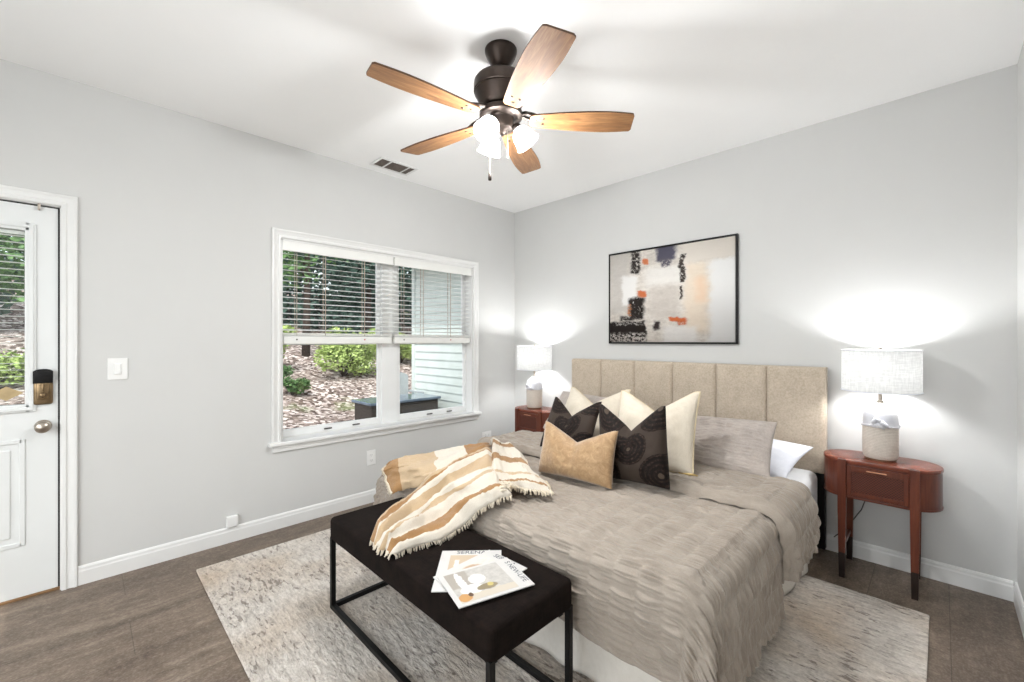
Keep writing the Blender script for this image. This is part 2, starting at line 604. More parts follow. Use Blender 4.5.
o = struct(ob('added_window', bm, M['trim']))  # window added in the unseen rear wall to go with the fill light
bm = bmesh.new()
box(bm, (.26, RY - .05, .46), (3.24, RY - .045, 2.44))
ob('glass_pane', bm, M['glass'], o)

def baseboard(name, p, q, n):
    """profile swept from p to q, n = direction into the room"""
    p, q, n = Vector(p), Vector(q), Vector(n)
    prof = [(0, 0), (.014, 0), (.014, .072), (.011, .080), (.0105, .092), (.006, .100), (0, .102)]
    bm = bmesh.new()
    ra = [bm.verts.new(p + n * d + Vector((0, 0, z))) for d, z in prof]
    rb = [bm.verts.new(q + n * d + Vector((0, 0, z))) for d, z in prof]
    k = len(prof)
    for i in range(k):
        bm.faces.new((ra[i], ra[(i + 1) % k], rb[(i + 1) % k], rb[i]))
    bm.faces.new(ra); bm.faces.new(rb[::-1])
    struct(ob(name, bm, M['trim']))
baseboard('baseboard_left', (0, DOR[1] + .062, 0), (0, 0, 0), (1, 0, 0))
baseboard('baseboard_back', (0.014, 0, 0), (RX - .014, 0, 0), (0, -1, 0))
baseboard('baseboard_right', (RX, RY, 0), (RX, 0, 0), (-1, 0, 0))
baseboard('baseboard_rear', (0, RY, 0), (RX, RY, 0), (0, 1, 0))

def casing(bm, pts, w, inward):
    """moulded door/window casing along an open path of (y,z) points on the x=0 wall; profile goes outward"""
    prof = [(0, 0), (0, .012), (.006, .017), (.018, .018), (.024, .012), (w - .018, .015), (w - .012, .020), (w - .003, .020), (w, .016), (w, 0)]
    n = len(pts)
    rings = []
    for i in range(n):
        y, z = pts[i]
        def nrm(a, b):
            d = Vector((b[0] - a[0], b[1] - a[1])).normalized()
            return Vector((-d.y, d.x)) * inward
        if i == 0:
            m = nrm(pts[0], pts[1])
        elif i == n - 1:
            m = nrm(pts[-2], pts[-1])
        else:
            a, b = nrm(pts[i - 1], pts[i]), nrm(pts[i], pts[i + 1])
            m = (a + b) / (1 + a.dot(b))
        rings.append([bm.verts.new((h, y + m.x * o_, z + m.y * o_)) for o_, h in prof])
    k = len(prof)
    for a, b in zip(rings, rings[1:]):
        for j in range(k - 1):
            bm.faces.new((a[j], a[j + 1], b[j + 1], b[j]))
    bm.faces.new(rings[0]); bm.faces.new(rings[-1][::-1])

# ------------------------------------------------------------------ window_1
y0, y1, z0, z1 = WIN
win = bpy.data.objects.new('window_1', None)
C.objects.link(win)
win.location = (0, (y0 + y1) / 2, z0)
struct(win)
wy, wz = (y0 + y1) / 2, z0
def wob(name, bm, mat, parent=None, **k):
    bmesh.ops.translate(bm, verts=bm.verts[:], vec=(0, -wy, -wz))
    return ob(name, bm, mat, parent or win, **k)
bm = bmesh.new()
casing(bm, [(y0, z0), (y0, z1), (y1, z1), (y1, z0)], .062, 1)
wob('window_casing', bm, M['trim'], autos=35)
bm = bmesh.new()          # stool with horns + moulded apron
box(bm, (.0005, y0 - .085, z0 - .024), (.045, y1 + .085, z0 + .004), .008)
box(bm, (-.10, y0, z0 + .0005), (.02, y1, z0 + .004))
box(bm, (-.001, y0 - .058, z0 - .070), (.016, y1 + .058, z0 - .026), .004)
box(bm, (-.001, y0 - .058, z0 - .046), (.024, y1 + .058, z0 - .026), .006)
wob('window_stool', bm, M['trim'], autos=40)
XG = -.115
bm = bmesh.new()          # jamb liners
box(bm, (-.155, y0, z0), (0, y0 + .012, z1)); box(bm, (-.155, y1 - .012, z0), (0, y1, z1))
box(bm, (-.155, y0, z1 - .012), (0, y1, z1)); box(bm, (-.155, y0, z0 - .001), (-.0999, y1, z0 + .012))
wob('jamb', bm, M['trim'])
YM0, YM1 = -1.542, -1.392
bm = bmesh.new()
box(bm, (-.15, YM0, z0), (-.085, YM1, z1), .004)
wob('mullion', bm, M['vinyl'])
ZM0, ZM1 = 1.300, 1.372
for a, b in ((y0 + .012, YM0), (YM1, y1 - .012)):
    for nm, zz0, zz1, xo in (('upper_sash', ZM0, z1 - .012, -.012), ('lower_sash', z0 + .012, ZM1, .006)):
        bm = bmesh.new()
        st = .032
        fb = .048 if nm == 'lower_sash' else .036
        ft = .046
        box(bm, (XG - .016 + xo, a, zz0), (XG + .012 + xo, a + st, zz1), .003)
        box(bm, (XG - .016 + xo, b - st, zz0), (XG + .012 + xo, b, zz1), .003)
        box(bm, (XG - .016 + xo, a + st, zz0), (XG + .012 + xo, b - st, zz0 + fb), .003)
        box(bm, (XG - .016 + xo, a + st, zz1 - ft), (XG + .012 + xo, b - st, zz1), .003)
        s = wob(nm, bm, M['vinyl'])
        bm = bmesh.new()
        box(bm, (XG - .004 + xo, a + st - .004, zz0 + fb - .004), (XG + .000 + xo, b - st + .004, zz1 - ft + .004))
        g = wob('glass_pane', bm, M['glass'], win)
        g.parent = s
        if nm == 'lower_sash':
            bm = bmesh.new()
            m_ = (a + b) / 2
            for yy in (m_ - .05, m_ + .18):
                box(bm, (XG + .012 + xo, yy - .03, zz0 + .012), (XG + .022 + xo, yy + .03, zz0 + .022), .002)
            l = wob('sash_lift', bm, M['dark_slot'], win)
            l.parent = s

# ------------------------------------------------------------------ horizontal blinds (two, raised to the meeting rail)
for a, b, lab in ((y0 + .014, -1.475, 'white slatted blind in the left half of the window, lowered halfway'),
                  (-1.465, y1 - .014, 'white slatted blind in the right half of the window, in front of the siding wall')):
    t = thing('window_blind', lab, 'blind', (-.045, (a + b) / 2, z1), 0, 'window blinds')
    hw = (b - a) / 2
    bm = bmesh.new()
    box(bm, (.030, -hw, -.082), (.040, hw, -.006), .003)
    box(bm, (.006, -hw, -.082), (.030, -hw + .008, -.012)); box(bm, (.006, hw - .008, -.082), (.030, hw, -.012))
    ob('valance', bm, M['slat'], t)
    bm = bmesh.new()
    box(bm, (-.03, -hw + .006, -.055), (.026, hw - .006, -.013))
    ob('headrail', bm, M['slat'], t)
    bm = bmesh.new()
    zt, zb = -.085, 1.385 - z1
    n = 15
    ys = (-hw + .10, -hw * .30, hw * .42)
    for k in range(n):
        zz = zt + (zb - zt) * (k + .35) / n
        mt = Matrix.Translation((0, 0, zz)) @ Matrix.Rotation(math.radians(11), 4, 'Y')
        box(bm, (-.021, -hw + .008, -.0011), (.021, hw - .008, .0011), mat=mt)
    ob('slats', bm, M['slat'], t)
    bm = bmesh.new()
    for k in range(5):
        box(bm, (-.024, -hw + .008, zb + .0 - .004 * k), (.024, hw - .008, zb + .0028 - .004 * k))
    box(bm, (-.026, -hw + .008, 1.306 - z1), (.026, hw - .008, 1.364 - z1), .006)
    br_ = ob('bottom_rail', bm, M['slat'], t)
    for yy in (-hw + .10, hw * .42):
        bm = bmesh.new()
        lathe(bm, [(.0001, .0035), (.0045, .003), (.006, 0)], 12, mat=Matrix.Translation((.026, yy, 1.340 - z1)) @ Matrix.Rotation(PI / 2, 4, 'Y'))
        ob('rail_plug', bm, M['red'] if yy > 0 else M['dark_slot'], br_)
    bm = bmesh.new()
    for yy in ys:
        for xx in (-.022, .023):
            tube(bm, [(xx, yy, -.06), (xx, yy, 1.37 - z1)], .0036 if yy != ys[0] else .0026, 6)
    ob('ladder_cords', bm, M['cordw'], t)

# ------------------------------------------------------------------ door_1
dy0, dy1, dz1 = DOR[0] + .012, DOR[1] - .012, DOR[3] - .012
door = bpy.data.objects.new('door_1', None)
C.objects.link(door)
door.location = (-.04, (dy0 + dy1) / 2, 0)
struct(door)
dl = Vector((.04, -(dy0 + dy1) / 2, 0))
def dob(name, bm, mat, parent=None, **k):
    bmesh.ops.translate(bm, verts=bm.verts[:], vec=dl)
    return ob(name, bm, mat, parent or door, **k)
bm = bmesh.new()
casing(bm, [(DOR[0], 0), (DOR[0], DOR[3]), (DOR[1], DOR[3]), (DOR[1], 0)], .062, 1)
dob('door_casing', bm, M['trim'], autos=35)
bm = bmesh.new()
box(bm, (-WT, DOR[1] - .004, 0), (0, DOR[1], DOR[3])); box(bm, (-WT, DOR[0], 0), (0, DOR[0] + .004, DOR[3]))
box(bm, (-WT, DOR[0], DOR[3] - .004), (0, DOR[1], DOR[3]))
dob('door_jamb', bm, M['trim'])
bm = bmesh.new()
box(bm, (-.085, DOR[1] - .0125, 0), (-.02, DOR[1] - .004, DOR[3])); box(bm, (-.085, DOR[0] + .004, 0), (-.02, DOR[0] + .0125, DOR[3]))
box(bm, (-.085, DOR[0], DOR[3] - .0125), (-.02, DOR[1], DOR[3] - .004))
dob('weatherstrip', bm, M['gap'])
bm = bmesh.new()
box(bm, (-WT, DOR[0], 0), (-.01, DOR[1], .014), .003)
dob('threshold', bm, M['thresh'])
# slab built around the glazed opening
gy0, gy1, gz0, gz1 = dy0 + .125, dy1 - .115, 1.00, 1.90
XD0, XD1 = -.058, -.014
bm = bmesh.new()
box(bm, (XD0, dy0, .016), (XD1, gy0, dz1)); box(bm, (XD0, gy1, .016), (XD1, dy1, dz1))
box(bm, (XD0, gy0, gz1), (XD1, gy1, dz1)); box(bm, (XD0, gy0, .016), (XD1, gy1, gz0))
bmesh.ops.remove_doubles(bm, verts=bm.verts[:], dist=1e-5)
slab = dob('door_slab', bm, M['door'])
def ring(bm, a0, a1, b0, b1, w, x0, x1, bev=.004):
    box(bm, (x0, a0, b0), (x1, a0 + w, b1), bev); box(bm, (x0, a1 - w, b0), (x1, a1, b1), bev)
    box(bm, (x0, a0 + w * .5, b0), (x1, a1 - w * .5, b0 + w), bev); box(bm, (x0, a0 + w * .5, b1 - w), (x1, a1 - w * .5, b1), bev)
bm = bmesh.new()
ring(bm, gy0 - .038, gy1 + .038, gz0 - .038, gz1 + .038, .040, XD1 - .004, XD1 + .010)
ring(bm, gy0 - .030, gy1 + .030, gz0 - .030, gz1 + .030, .018, XD1 - .004, XD1 + .015, .004)
dob('glazing_frame', bm, M['door'])
bm = bmesh.new()
box(bm, (-.0255, gy0, gz0), (-.0225, gy1, gz1)); box(bm, (-.052, gy0, gz0), (-.049, gy1, gz1))
dob('glass_pane', bm, M['glass'])
bm = bmesh.new()
k = 0
z = gz1 - .03
while z > gz0 + .012:
    mt = Matrix.Translation((-.0365, (gy0 + gy1) / 2, z)) @ Matrix.Rotation(math.radians(-6), 4, 'Y')
    box(bm, (-.0085, -(gy1 - gy0) / 2 + .006, -.0008), (.0085, (gy1 - gy0) / 2 - .006, .0008), mat=mt)
    z -= .0345
box(bm, (-.046, gy0 + .004, gz1 - .022), (-.028, gy1 - .004, gz1 - .004), .002)
dob('enclosed_blind', bm, M['slat'])
bm = bmesh.new()      # small tan diamond on the glass near the bottom
prism(bm, [(-.058, 0), (0, -.036), (.058, 0), (0, .036)], 0, .002, mat=Matrix.Translation((-.0222, -3.640, 1.062)) @ Matrix(((0, 0, 1, 0), (1, 0, 0, 0), (0, 1, 0, 0), (0, 0, 0, 1))))
dob('diamond_ornament', bm, simple('tan_ornament', (190, 168, 128), (170, 148, 108), 30, .5))
# two raised panels in the lower half
for a, b in ((dy0 + .125, (dy0 + dy1) / 2 - .03), ((dy0 + dy1) / 2 + .03, dy1 - .115)):
    bm = bmesh.new()
    ring(bm, a, b, .275, .825, .022, XD1 - .004, XD1 + .006, .0035)
    box(bm, (XD1 - .004, a + .05, .325), (XD1 + .006, b - .05, .775), .005)
    dob('raised_panel', bm, M['door'])
# knob and keypad deadbolt
ky = dy1 - .053
bm = bmesh.new()
RY90 = Matrix.Rotation(PI / 2, 4, 'Y')
lathe(bm, [(.0001, 0), (.032, 0), (.033, .004), (.028, .010), (.013, .013), (.012, .026), (.017, .030), (.026, .038), (.030, .048), (.029, .057), (.022, .065), (.0001, .068)], 32,
      mat=Matrix.Translation((XD1, ky, .882)) @ RY90)
dob('door_knob', bm, M['nickel'], smooth=True)
bm = bmesh.new()
box(bm, (XD1, ky - .036, .996), (XD1 + .020, ky + .036, 1.135), .012, 3)
box(bm, (XD1 + .016, ky - .024, 1.022), (XD1 + .024, ky + .024, 1.112), .006, 2)
lathe(bm, [(.0001, .012), (.008, .012), (.011, .010), (.013, 0)], 20, mat=Matrix.Translation((XD1 + .023, ky, 1.045)) @ RY90)
box(bm, (XD1 + .023, ky - .004, 1.066), (XD1 + .034, ky + .004, 1.106), .003)
box(bm, (XD1 + .023, ky - .014, 1.098), (XD1 + .029, ky + .014, 1.106), .002)
db = dob('deadbolt', bm, M['brass'], autos=40)
bm = bmesh.new()
pts = [(-.036, -.02), (.036, -.02), (.036, .040)] + [(.036 * math.cos(a), .040 + .014 * math.sin(a)) for a in np.linspace(.15, PI - .15, 9)] + [(-.036, .040)]
prism(bm, pts, 0, .026, bevel=.004, mat=Matrix.Translation((XD1, ky, 1.128)) @ Matrix(((0, 0, 1, 0), (1, 0, 0, 0), (0, 1, 0, 0), (0, 0, 0, 1))))
kp = dob('keypad_cover', bm, M['black'], autos=40)
kp.parent = db
bm = bmesh.new()
box(bm, (-.006, -3.532, DOR[3] - .035), (.006, -3.522, DOR[3] + .02), .002)
dob('door_catch', bm, M['nickel'])

# ------------------------------------------------------------------ wall plates
def plate(bm, w, h, d=.006):
    box(bm, (0, -w / 2, -h / 2), (d, w / 2, h / 2), .003)
t = thing('light_switch', 'white rocker light switch on the wall between door and window', 'switch', (0, -3.225, 1.170))
bm = bmesh.new(); plate(bm, .086, .122); ob('switch_plate', bm, M['plastic'], t)
bm = bmesh.new(); box(bm, (.004, -.017, -.033), (.009, .017, .033), .002)
box(bm, (.006, -.014, -.030), (.012, .014, .030), .003)
r_ = ob('rocker', bm, M['plastic'], t)
def outlet(y, z, lab, horiz=False):
    t = thing('wall_outlet', lab, 'outlet', (0, y, z), 0, 'wall outlets')
    bm = bmesh.new()
    plate(bm, .122 if horiz else .078, .078 if horiz else .122)
    ob('outlet_plate', bm, M['plastic'], t)
    for s in (-1, 1):
        bm = bmesh.new()
        c = (0, s * .021, 0) if horiz else (0, 0, s * .021)
        lathe(bm, [(.0165, 0), (.0165, .003), (.015, .004), (.0001, .004)], 20, mat=Matrix.Translation((.005, c[1], c[2])) @ RY90)
        sk = ob('socket', bm, M['plastic'], t)
        bm = bmesh.new()
        for q in (-.006, .006):
            if horiz:
                box(bm, (.0085, c[1] - .004, q - .0012), (.0095, c[1] + .004, q + .0012))
            else:
                box(bm, (.0085, q - .0012, c[2] - .002), (.0095, q + .0012, c[2] + .006))
        box(bm, (.0085, c[1] - .002, c[2] - .010), (.0095, c[1] + .002, c[2] - .007))
        ob('slot', bm, M['dark_slot'], sk)
outlet(-1.685, .368, 'white wall outlet under the middle of the window')
outlet(-.412, .356, 'white sideways wall outlet low on the left wall, right of the window near the corner', True)
t = thing('cable_box', 'small white cable box on the wall just above the left baseboard', 'cable box', (0, -2.668, .139))
bm = bmesh.new(); box(bm, (0, -.033, -.036), (.026, .033, .036), .004); ob('housing', bm, M['plastic'], t)
bm = bmesh.new(); box(bm, (.0255, -.026, -.020), (.028, .026, .026), .001); ob('cover_plate', bm, M['plastic'], t)

# ------------------------------------------------------------------ ceiling air vent
t = thing('air_vent', 'white rectangular ceiling air vent with dark louvres near the left wall', 'vent', (.205, -1.588, H))
vm = bmesh.new()
W2, L2 = .075, .145
for a, b in (((-W2 - .022, -L2 - .022, -.008), (-W2, L2 + .022, -.0005)), ((W2, -L2 - .022, -.008), (W2 + .022, L2 + .022, -.0005)),
             ((-W2, -L2 - .022, -.008), (W2, -L2, -.0005)), ((-W2, L2, -.008), (W2, L2 + .022, -.0005)),
             ((-W2, -L2 + .075, -.008), (W2, -L2 + .088, -.0005)), ((-W2, L2 - .055, -.008), (W2, L2 - .045, -.0005))):
    box(vm, a, b, .002)
ob('vent_frame', vm, M['trim'], t)
vm = bmesh.new()
box(vm, (-W2, -L2, -.0035), (W2, L2, -.0008))
ob('duct_backing', vm, simple('vent_dark', (120, 110, 102), (104, 94, 87), 12, .8), t)
vm = bmesh.new()
for k in range(11):
    mt = Matrix.Translation((-W2 + .008 + k * .0134, 0, -.005)) @ Matrix.Rotation(math.radians(35), 4, 'Y')
    box(vm, (-.004, -L2 + .002, -.0005), (.004, L2 - .002, .0005), mat=mt)
ob('louvres', vm, simple('vent_louvre', (150, 140, 131), (136, 127, 118), 12, .7), t)

# ================================================================== OUTSIDE
def ground_z(x, y):
    d = np.maximum(0, -x - 1.2)
    return -.12 + .055 * d + .012 * d * d + .10 * vnoise(x * .7, y * .7, 3) * np.minimum(1, d / 3)
gx, gy = np.meshgrid(np.linspace(-WT - .01, -16, 70), np.linspace(-11, 11, 90))
P = np.stack([gx, gy, ground_z(gx, gy) + .02 * vnoise(gx * 4, gy * 4, 5)], -1)
struct(obj('ground', grid_mesh('ground', P), M['litter']))

def leaf_mesh(name, centres, radii, n, size, droop=.0, seed=1, squash=1.0):
    r = np.random.default_rng(seed)
    vs = []
    per = n // len(centres)
    for c, R in zip(centres, radii):
        d = r.normal(size=(per, 3)); d /= np.linalg.norm(d, axis=1)[:, None]
        rad = R * r.uniform(.35, 1.0, per) ** .6
        p = np.array(c) + d * rad[:, None] * np.array([1, 1, squash])
        a = r.normal(size=(per, 3)); a /= np.linalg.norm(a, axis=1)[:, None]
        a[:, 2] = a[:, 2] * .5 - droop
        b = np.cross(a, r.normal(size=(per, 3))); b /= np.linalg.norm(b, axis=1)[:, None] + 1e-9
        s = size * r.uniform(.6, 1.3, per)[:, None]
        vs.append(np.stack([p - a * s, p + b * s * .42, p + a * s, p - b * s * .42], 1))
    V = np.concatenate(vs).reshape(-1, 3)
    F = np.arange(len(V)).reshape(-1, 4)
    me = bpy.data.meshes.new(name)
    me.from_pydata(V.tolist(), [], F.tolist())
    return me

def tree(x, y, h, spread, leafmat, label, seed, n=5200, leaf=.11, low=.22):
    z = float(ground_z(np.array([x]), np.array([y]))[0]) - .05
    t = thing('tree', label, 'tree', (x, y, z), 0, 'trees beyond the window')
    r = random.Random(seed)
    bm = bmesh.new()
    tube(bm, [(0, 0, 0), (.03, .02, h * .3), (-.03, .05, h * .62), (0, 0, h * .9)], [.11, .085, .06, .02], 10)
    ob('trunk', bm, M['bark'], t, smooth=True)
    bm = bmesh.new()
    cs, rs = [], []
    for k in range(16):
        zz = h * (low + (1 - low) * (k + .5) / 16)
        rr = spread * (.55 + .45 * math.sin(PI * (k + 2) / 18))
        a = r.uniform(0, 2 * PI)
        c = (rr * .62 * math.cos(a), rr * .62 * math.sin(a), zz)
        tube(bm, [(0, 0, zz - .15), (c[0] * .5, c[1] * .5, zz - .02), c], [.03, .02, .008], 6)
        cs.append(c); rs.append(rr * .62)
    ob('branches', bm, M['bark'], t, smooth=True)
    obj('foliage', leaf_mesh('foliage', cs, rs, n, leaf, .25, seed), M[leafmat], t)

trees = [(-8.4, .75, 5.2, 1.1, 'leaf_mid', 'tall loose tree seen through the left edge of the window, with bright sky behind', 1500, .09, .40),
         (-9.4, 2.95, 5.6, 1.2, 'leaf_dark', 'dark evergreen tree beyond the left half of the window, just right of the loose tree', 9000, .11, .05),
         (-8.4, 4.3, 5.2, 1.1, 'leaf_dark', 'dark evergreen tree seen straight behind the right part of the left window half', 6500, .11, .05),
         (-9.4, 6.2, 5.4, 1.3, 'leaf_dark', 'dark evergreen tree beyond the window mullion, left of the siding wall', 6500, .12, .05),
         (-12.2, 2.2, 2.6, 1.5, 'leaf_dark', 'low dark tree far back behind the loose tree in the window view', 4600, .12, .02),
         (-12.0, 4.3, 6.2, 1.5, 'leaf_dark', 'dark tree far back between the evergreens in the window view', 5200, .13, .05),
         (-12.4, 7.0, 6.2, 1.5, 'leaf_dark', 'dark tree far back next to the edge of the siding wall', 5000, .13, .05),
         (-8.2, -3.6, 5.0, 1.2, 'leaf_mid', 'green tree with bare lower trunk seen through the door glass', 3600, .10, .30),
         (-11.0, -5.4, 5.4, 1.4, 'leaf_dark', 'dark tree behind the green one in the door glass', 4200, .12, .12)]
for k, (x, y, h, s, m, lab, n, lf, low) in enumerate(trees):
    tree(x, y, h, s, m, lab, 20 + k, n, lf, low)

def bush(x, y, R, h, leafmat, label, seed, n=3200, leaf=.055):
    z = float(ground_z(np.array([x]), np.array([y]))[0])
    t = thing('bush', label, 'bush', (x, y, z - .02), 0, 'bushes outside')
    r = random.Random(seed)
    cs, rs = [], []
    bm = bmesh.new()
    for k in range(12):
        a, q = r.uniform(0, 2 * PI), R * r.uniform(.1, .75)
        c = (q * math.cos(a), q * math.sin(a), h * r.uniform(.32, .8))
        cs.append(c); rs.append(R * r.uniform(.3, .46))
        tube(bm, [(0, 0, 0), (c[0] * .4, c[1] * .4, c[2] * .6), c], [.016, .012, .005], 5)
    ob('stems', bm, M['bark'], t)
    obj('foliage', leaf_mesh('foliage', cs, rs, n, leaf, .1, seed, .8), M[leafmat], t)
for k, b in enumerate([(-6.6, .95, 1.05, 1.15, 'leaf_lime', 'wide lime green bush behind the left half of the left lower pane', 6500, .05),
                       (-7.4, 2.95, .75, 1.0, 'leaf_lime', 'lime green bush right of the wide one in the left lower pane', 4600, .05),
                       (-7.4, -.45, .6, 1.2, 'leaf_lime', 'pale green bush at the left edge of the window view', 3000, .05),
                       (-7.8, 4.75, .75, 1.15, 'leaf_lime', 'lime green bush behind the mullion, beside the siding wall corner', 3600, .05),
                       (-5.2, -.62, .30, .34, 'leaf_mid', 'small low green plant on the leaf litter near the left window edge', 900, .045),
                       (-6.2, -.62, .34, .42, 'leaf_mid', 'small green shrub on the slope at the left edge of the lower pane', 900, .045),
                       (-7.4, -4.3, .9, .6, 'leaf_lime', 'low light green bush seen through the door glass', 3400, .05)]):
    bush(b[0], b[1], b[2], b[3], b[4], b[5], 60 + k, b[6], b[7])

# neighbouring wing with lap siding
SY, SX = .30, -2.50
bm = bmesh.new()
c0 = .114
for k in range(30):
    za = -.2 + k * c0
    v = [bm.verts.new(p) for p in ((SX, SY - .016, za), (-WT, SY - .016, za), (-WT, SY - .003, za + c0), (SX, SY - .003, za + c0))]
    bm.faces.new(v)
    v = [bm.verts.new(p) for p in ((SX, SY - .003, za), (-WT, SY - .003, za), (-WT, SY - .016, za), (SX, SY - .016, za))]
    bm.faces.new(v)
box(bm, (SX, SY, -.2), (-WT, SY + 2.6, 3.3))
wing = struct(ob('wall_outside', bm, M['siding']))
bm = bmesh.new()
box(bm, (SX - .03, SY - .03, -.2), (SX + .05, SY + .06, 3.3))
ob('corner_board', bm, M['siding'], wing)
bm = bmesh.new()
box(bm, (SX - .06, SY - .55, 2.50), (-WT, SY + 2.6, 2.62))
box(bm, (SX - .08, SY - .57, 2.48), (-WT, SY - .53, 2.66))
ob('eave', bm, M['siding'], wing)

t = thing('patio_box', 'long dark patio box with glossy bluish top outside the window', 'patio box', (-1.85, -.37, -.1))
bm = bmesh.new()
box(bm, (-.24, -.49, 0), (.24, .49, .63), .01)
for k in range(3):
    box(bm, (.238, -.48, .05 + k * .19), (.25, .48, .22 + k * .19), .004)
ob('box_body', bm, M['boxdark'], t)
bm = bmesh.new(); box(bm, (-.27, -.52, .63), (.27, .52, .665), .008)
ob('box_lid', bm, M['boxtop'], t)
t = thing('patio_chair', 'pale grey plastic patio chair behind the dark patio box', 'chair', (-2.36, .02, -.08))
bm = bmesh.new()
pr = []
for k in range(9):
    a = PI * k / 8
    pr.append((.20 * math.cos(a) , .86 + .07 * math.sin(a)))
prism(bm, [(-.20, .42), (.20, .42)] + pr, -.02, .02, bevel=.008, mat=Matrix.Translation((-.2, 0, 0)) @ Matrix(((0, 0, 1, 0), (1, 0, 0, 0), (0, 1, 0, 0), (0, 0, 0, 1))))
ob('backrest', bm, M['greyplast'], t)
bm = bmesh.new(); box(bm, (-.22, -.21, .40), (.22, .21, .44), .012); ob('seat', bm, M['greyplast'], t)
for sy in (-1, 1):
    bm = bmesh.new(); box(bm, (-.2, sy * .22 - .02, .62), (.2, sy * .22 + .02, .65), .008); box(bm, (.16, sy * .22 - .015, .42), (.19, sy * .22 + .015, .63)); ob('armrest', bm, M['greyplast'], t)
    for sx in (-1, 1):
        bm = bmesh.new(); tube(bm, [(sx * .2, sy * .19, .41), (sx * .23, sy * .21, 0)], [.02, .014], 8); ob('leg', bm, M['greyplast'], t)
t = thing('lantern_post', 'slim black lantern post beside the corner of the siding wall', 'lantern', (-2.72, .06, -.1))
bm = bmesh.new(); tube(bm, [(0, 0, 0), (0, 0, 1.0)], .016, 10); lathe(bm, [(.0001, 0), (.07, 0), (.06, .02), (.02, .03)], 16); ob('post', bm, M['black'], t)
bm = bmesh.new(); box(bm, (-.045, -.045, 1.0), (.045, .045, 1.16), .006); lathe(bm, [(.065, 1.16), (.02, 1.21), (.0001, 1.22)], 16); ob('lantern_head', bm, M['black'], t)

# ================================================================== CEILING FAN
FX, FY = 1.816, -1.932
fan = thing('ceiling_fan', 'bronze ceiling fan with five wooden blades and three lit frosted glass shades', 'ceiling fan', (FX, FY, H))
bm = bmesh.new()
lathe(bm, [(.0001, 0), (.076, 0), (.078, -.004), (.077, -.016), (.070, -.036), (.056, -.062), (.044, -.080), (.036, -.088), (.0001, -.089)], 40)
ob('ceiling_canopy', bm, M['bronze'], fan, autos=40)
bm = bmesh.new()
lathe(bm, [(.0001, -.078), (.013, -.078), (.013, -.118), (.030, -.122), (.034, -.132), (.030, -.140), (.0001, -.141)], 24)
ob('downrod', bm, M['bronze'], fan, autos=40)
bm = bmesh.new()
lathe(bm, [(.0001, -.134), (.050, -.136), (.104, -.142), (.122, -.149), (.130, -.160), (.132, -.172), (.132, -.205), (.127, -.209), (.129, -.214), (.124, -.220),
           (.104, -.268), (.094, -.284), (.082, -.292), (.074, -.294), (.072, -.300), (.0001, -.301)], 48)
ob('motor_housing', bm, M['bronze'], fan, autos=35)
bm = bmesh.new()
lathe(bm, [(.0001, -.298), (.098, -.300), (.104, -.306), (.104, -.328), (.096, -.334), (.066, -.338), (.062, -.344), (.062, -.378), (.056, -.390), (.030, -.398), (.018, -.412), (.0001, -.416)], 40)
ob('switch_housing', bm, M['bronze'], fan, autos=35)
def blade_outline():
    top, n = [], 26
    r0, r1 = .140, .638
    for k in range(n + 1):
        u = k / n
        w = .040 + .033 * math.sin(min(1, u / .74) * PI / 2) - .011 * max(0, (u - .74) / .26) ** 1.6
        top.append((r0 + (r1 - r0) * u, w))
    c = .012
    up = [(r0, top[0][1] - c)] + [(r0 + c, top[0][1])] + top[2:-1] + [(r1 - c * .6, top[-1][1]), (r1, top[-1][1] - c)]
    out = [(x, -w) for x, w in up] + [(x + (.012 if k < 2 else 0), w) for k, (x, w) in enumerate(up[::-1])]
    return out
for k in range(5):
    ang = math.radians(47 + 72 * k)
    rot = Matrix.Rotation(ang, 4, 'Z') @ Matrix.Translation((0, 0, -.340)) @ Matrix.Rotation(math.radians(-9), 4, 'X')
    bm = bmesh.new()
    prism(bm, blade_outline(), -.004, .004)
    bm.normal_update()
    for f in bm.faces:
        if abs(f.normal.z) < .5:
            f.material_index = 1
    bl = ob('blade', bm, [M['blade'], M['blade_edge']], fan)
    bl.matrix_local = rot
    bm = bmesh.new()      # blade iron: a curved arm from the hub that spreads into a plate on top of the blade
    prism(bm, [(.150, -.020), (.215, -.034), (.240, -.028), (.240, .028), (.215, .034), (.150, .020)], .0042, .009)
    tube(bm, [(.085, 0, .030), (.12, .018, .026), (.155, .020, .016), (.20, .014, .008)], [.011, .010, .010, .007], 8)
    tube(bm, [(.085, 0, .030), (.12, -.018, .026), (.155, -.020, .016), (.20, -.014, .008)], [.011, .010, .010, .007], 8)
    ob('blade_iron', bm, M['bronze'], bl, autos=40)
    for sx, sy in ((.170, 0), (.205, .019), (.205, -.019)):
        bm = bmesh.new()
        lathe(bm, [(.0001, -.0075), (.0055, -.0068), (.0085, -.0042), (.0085, -.0038)], 12, c=(sx, sy, 0))
        ob('screw', bm, M['leg_tip'], bl, smooth=True)
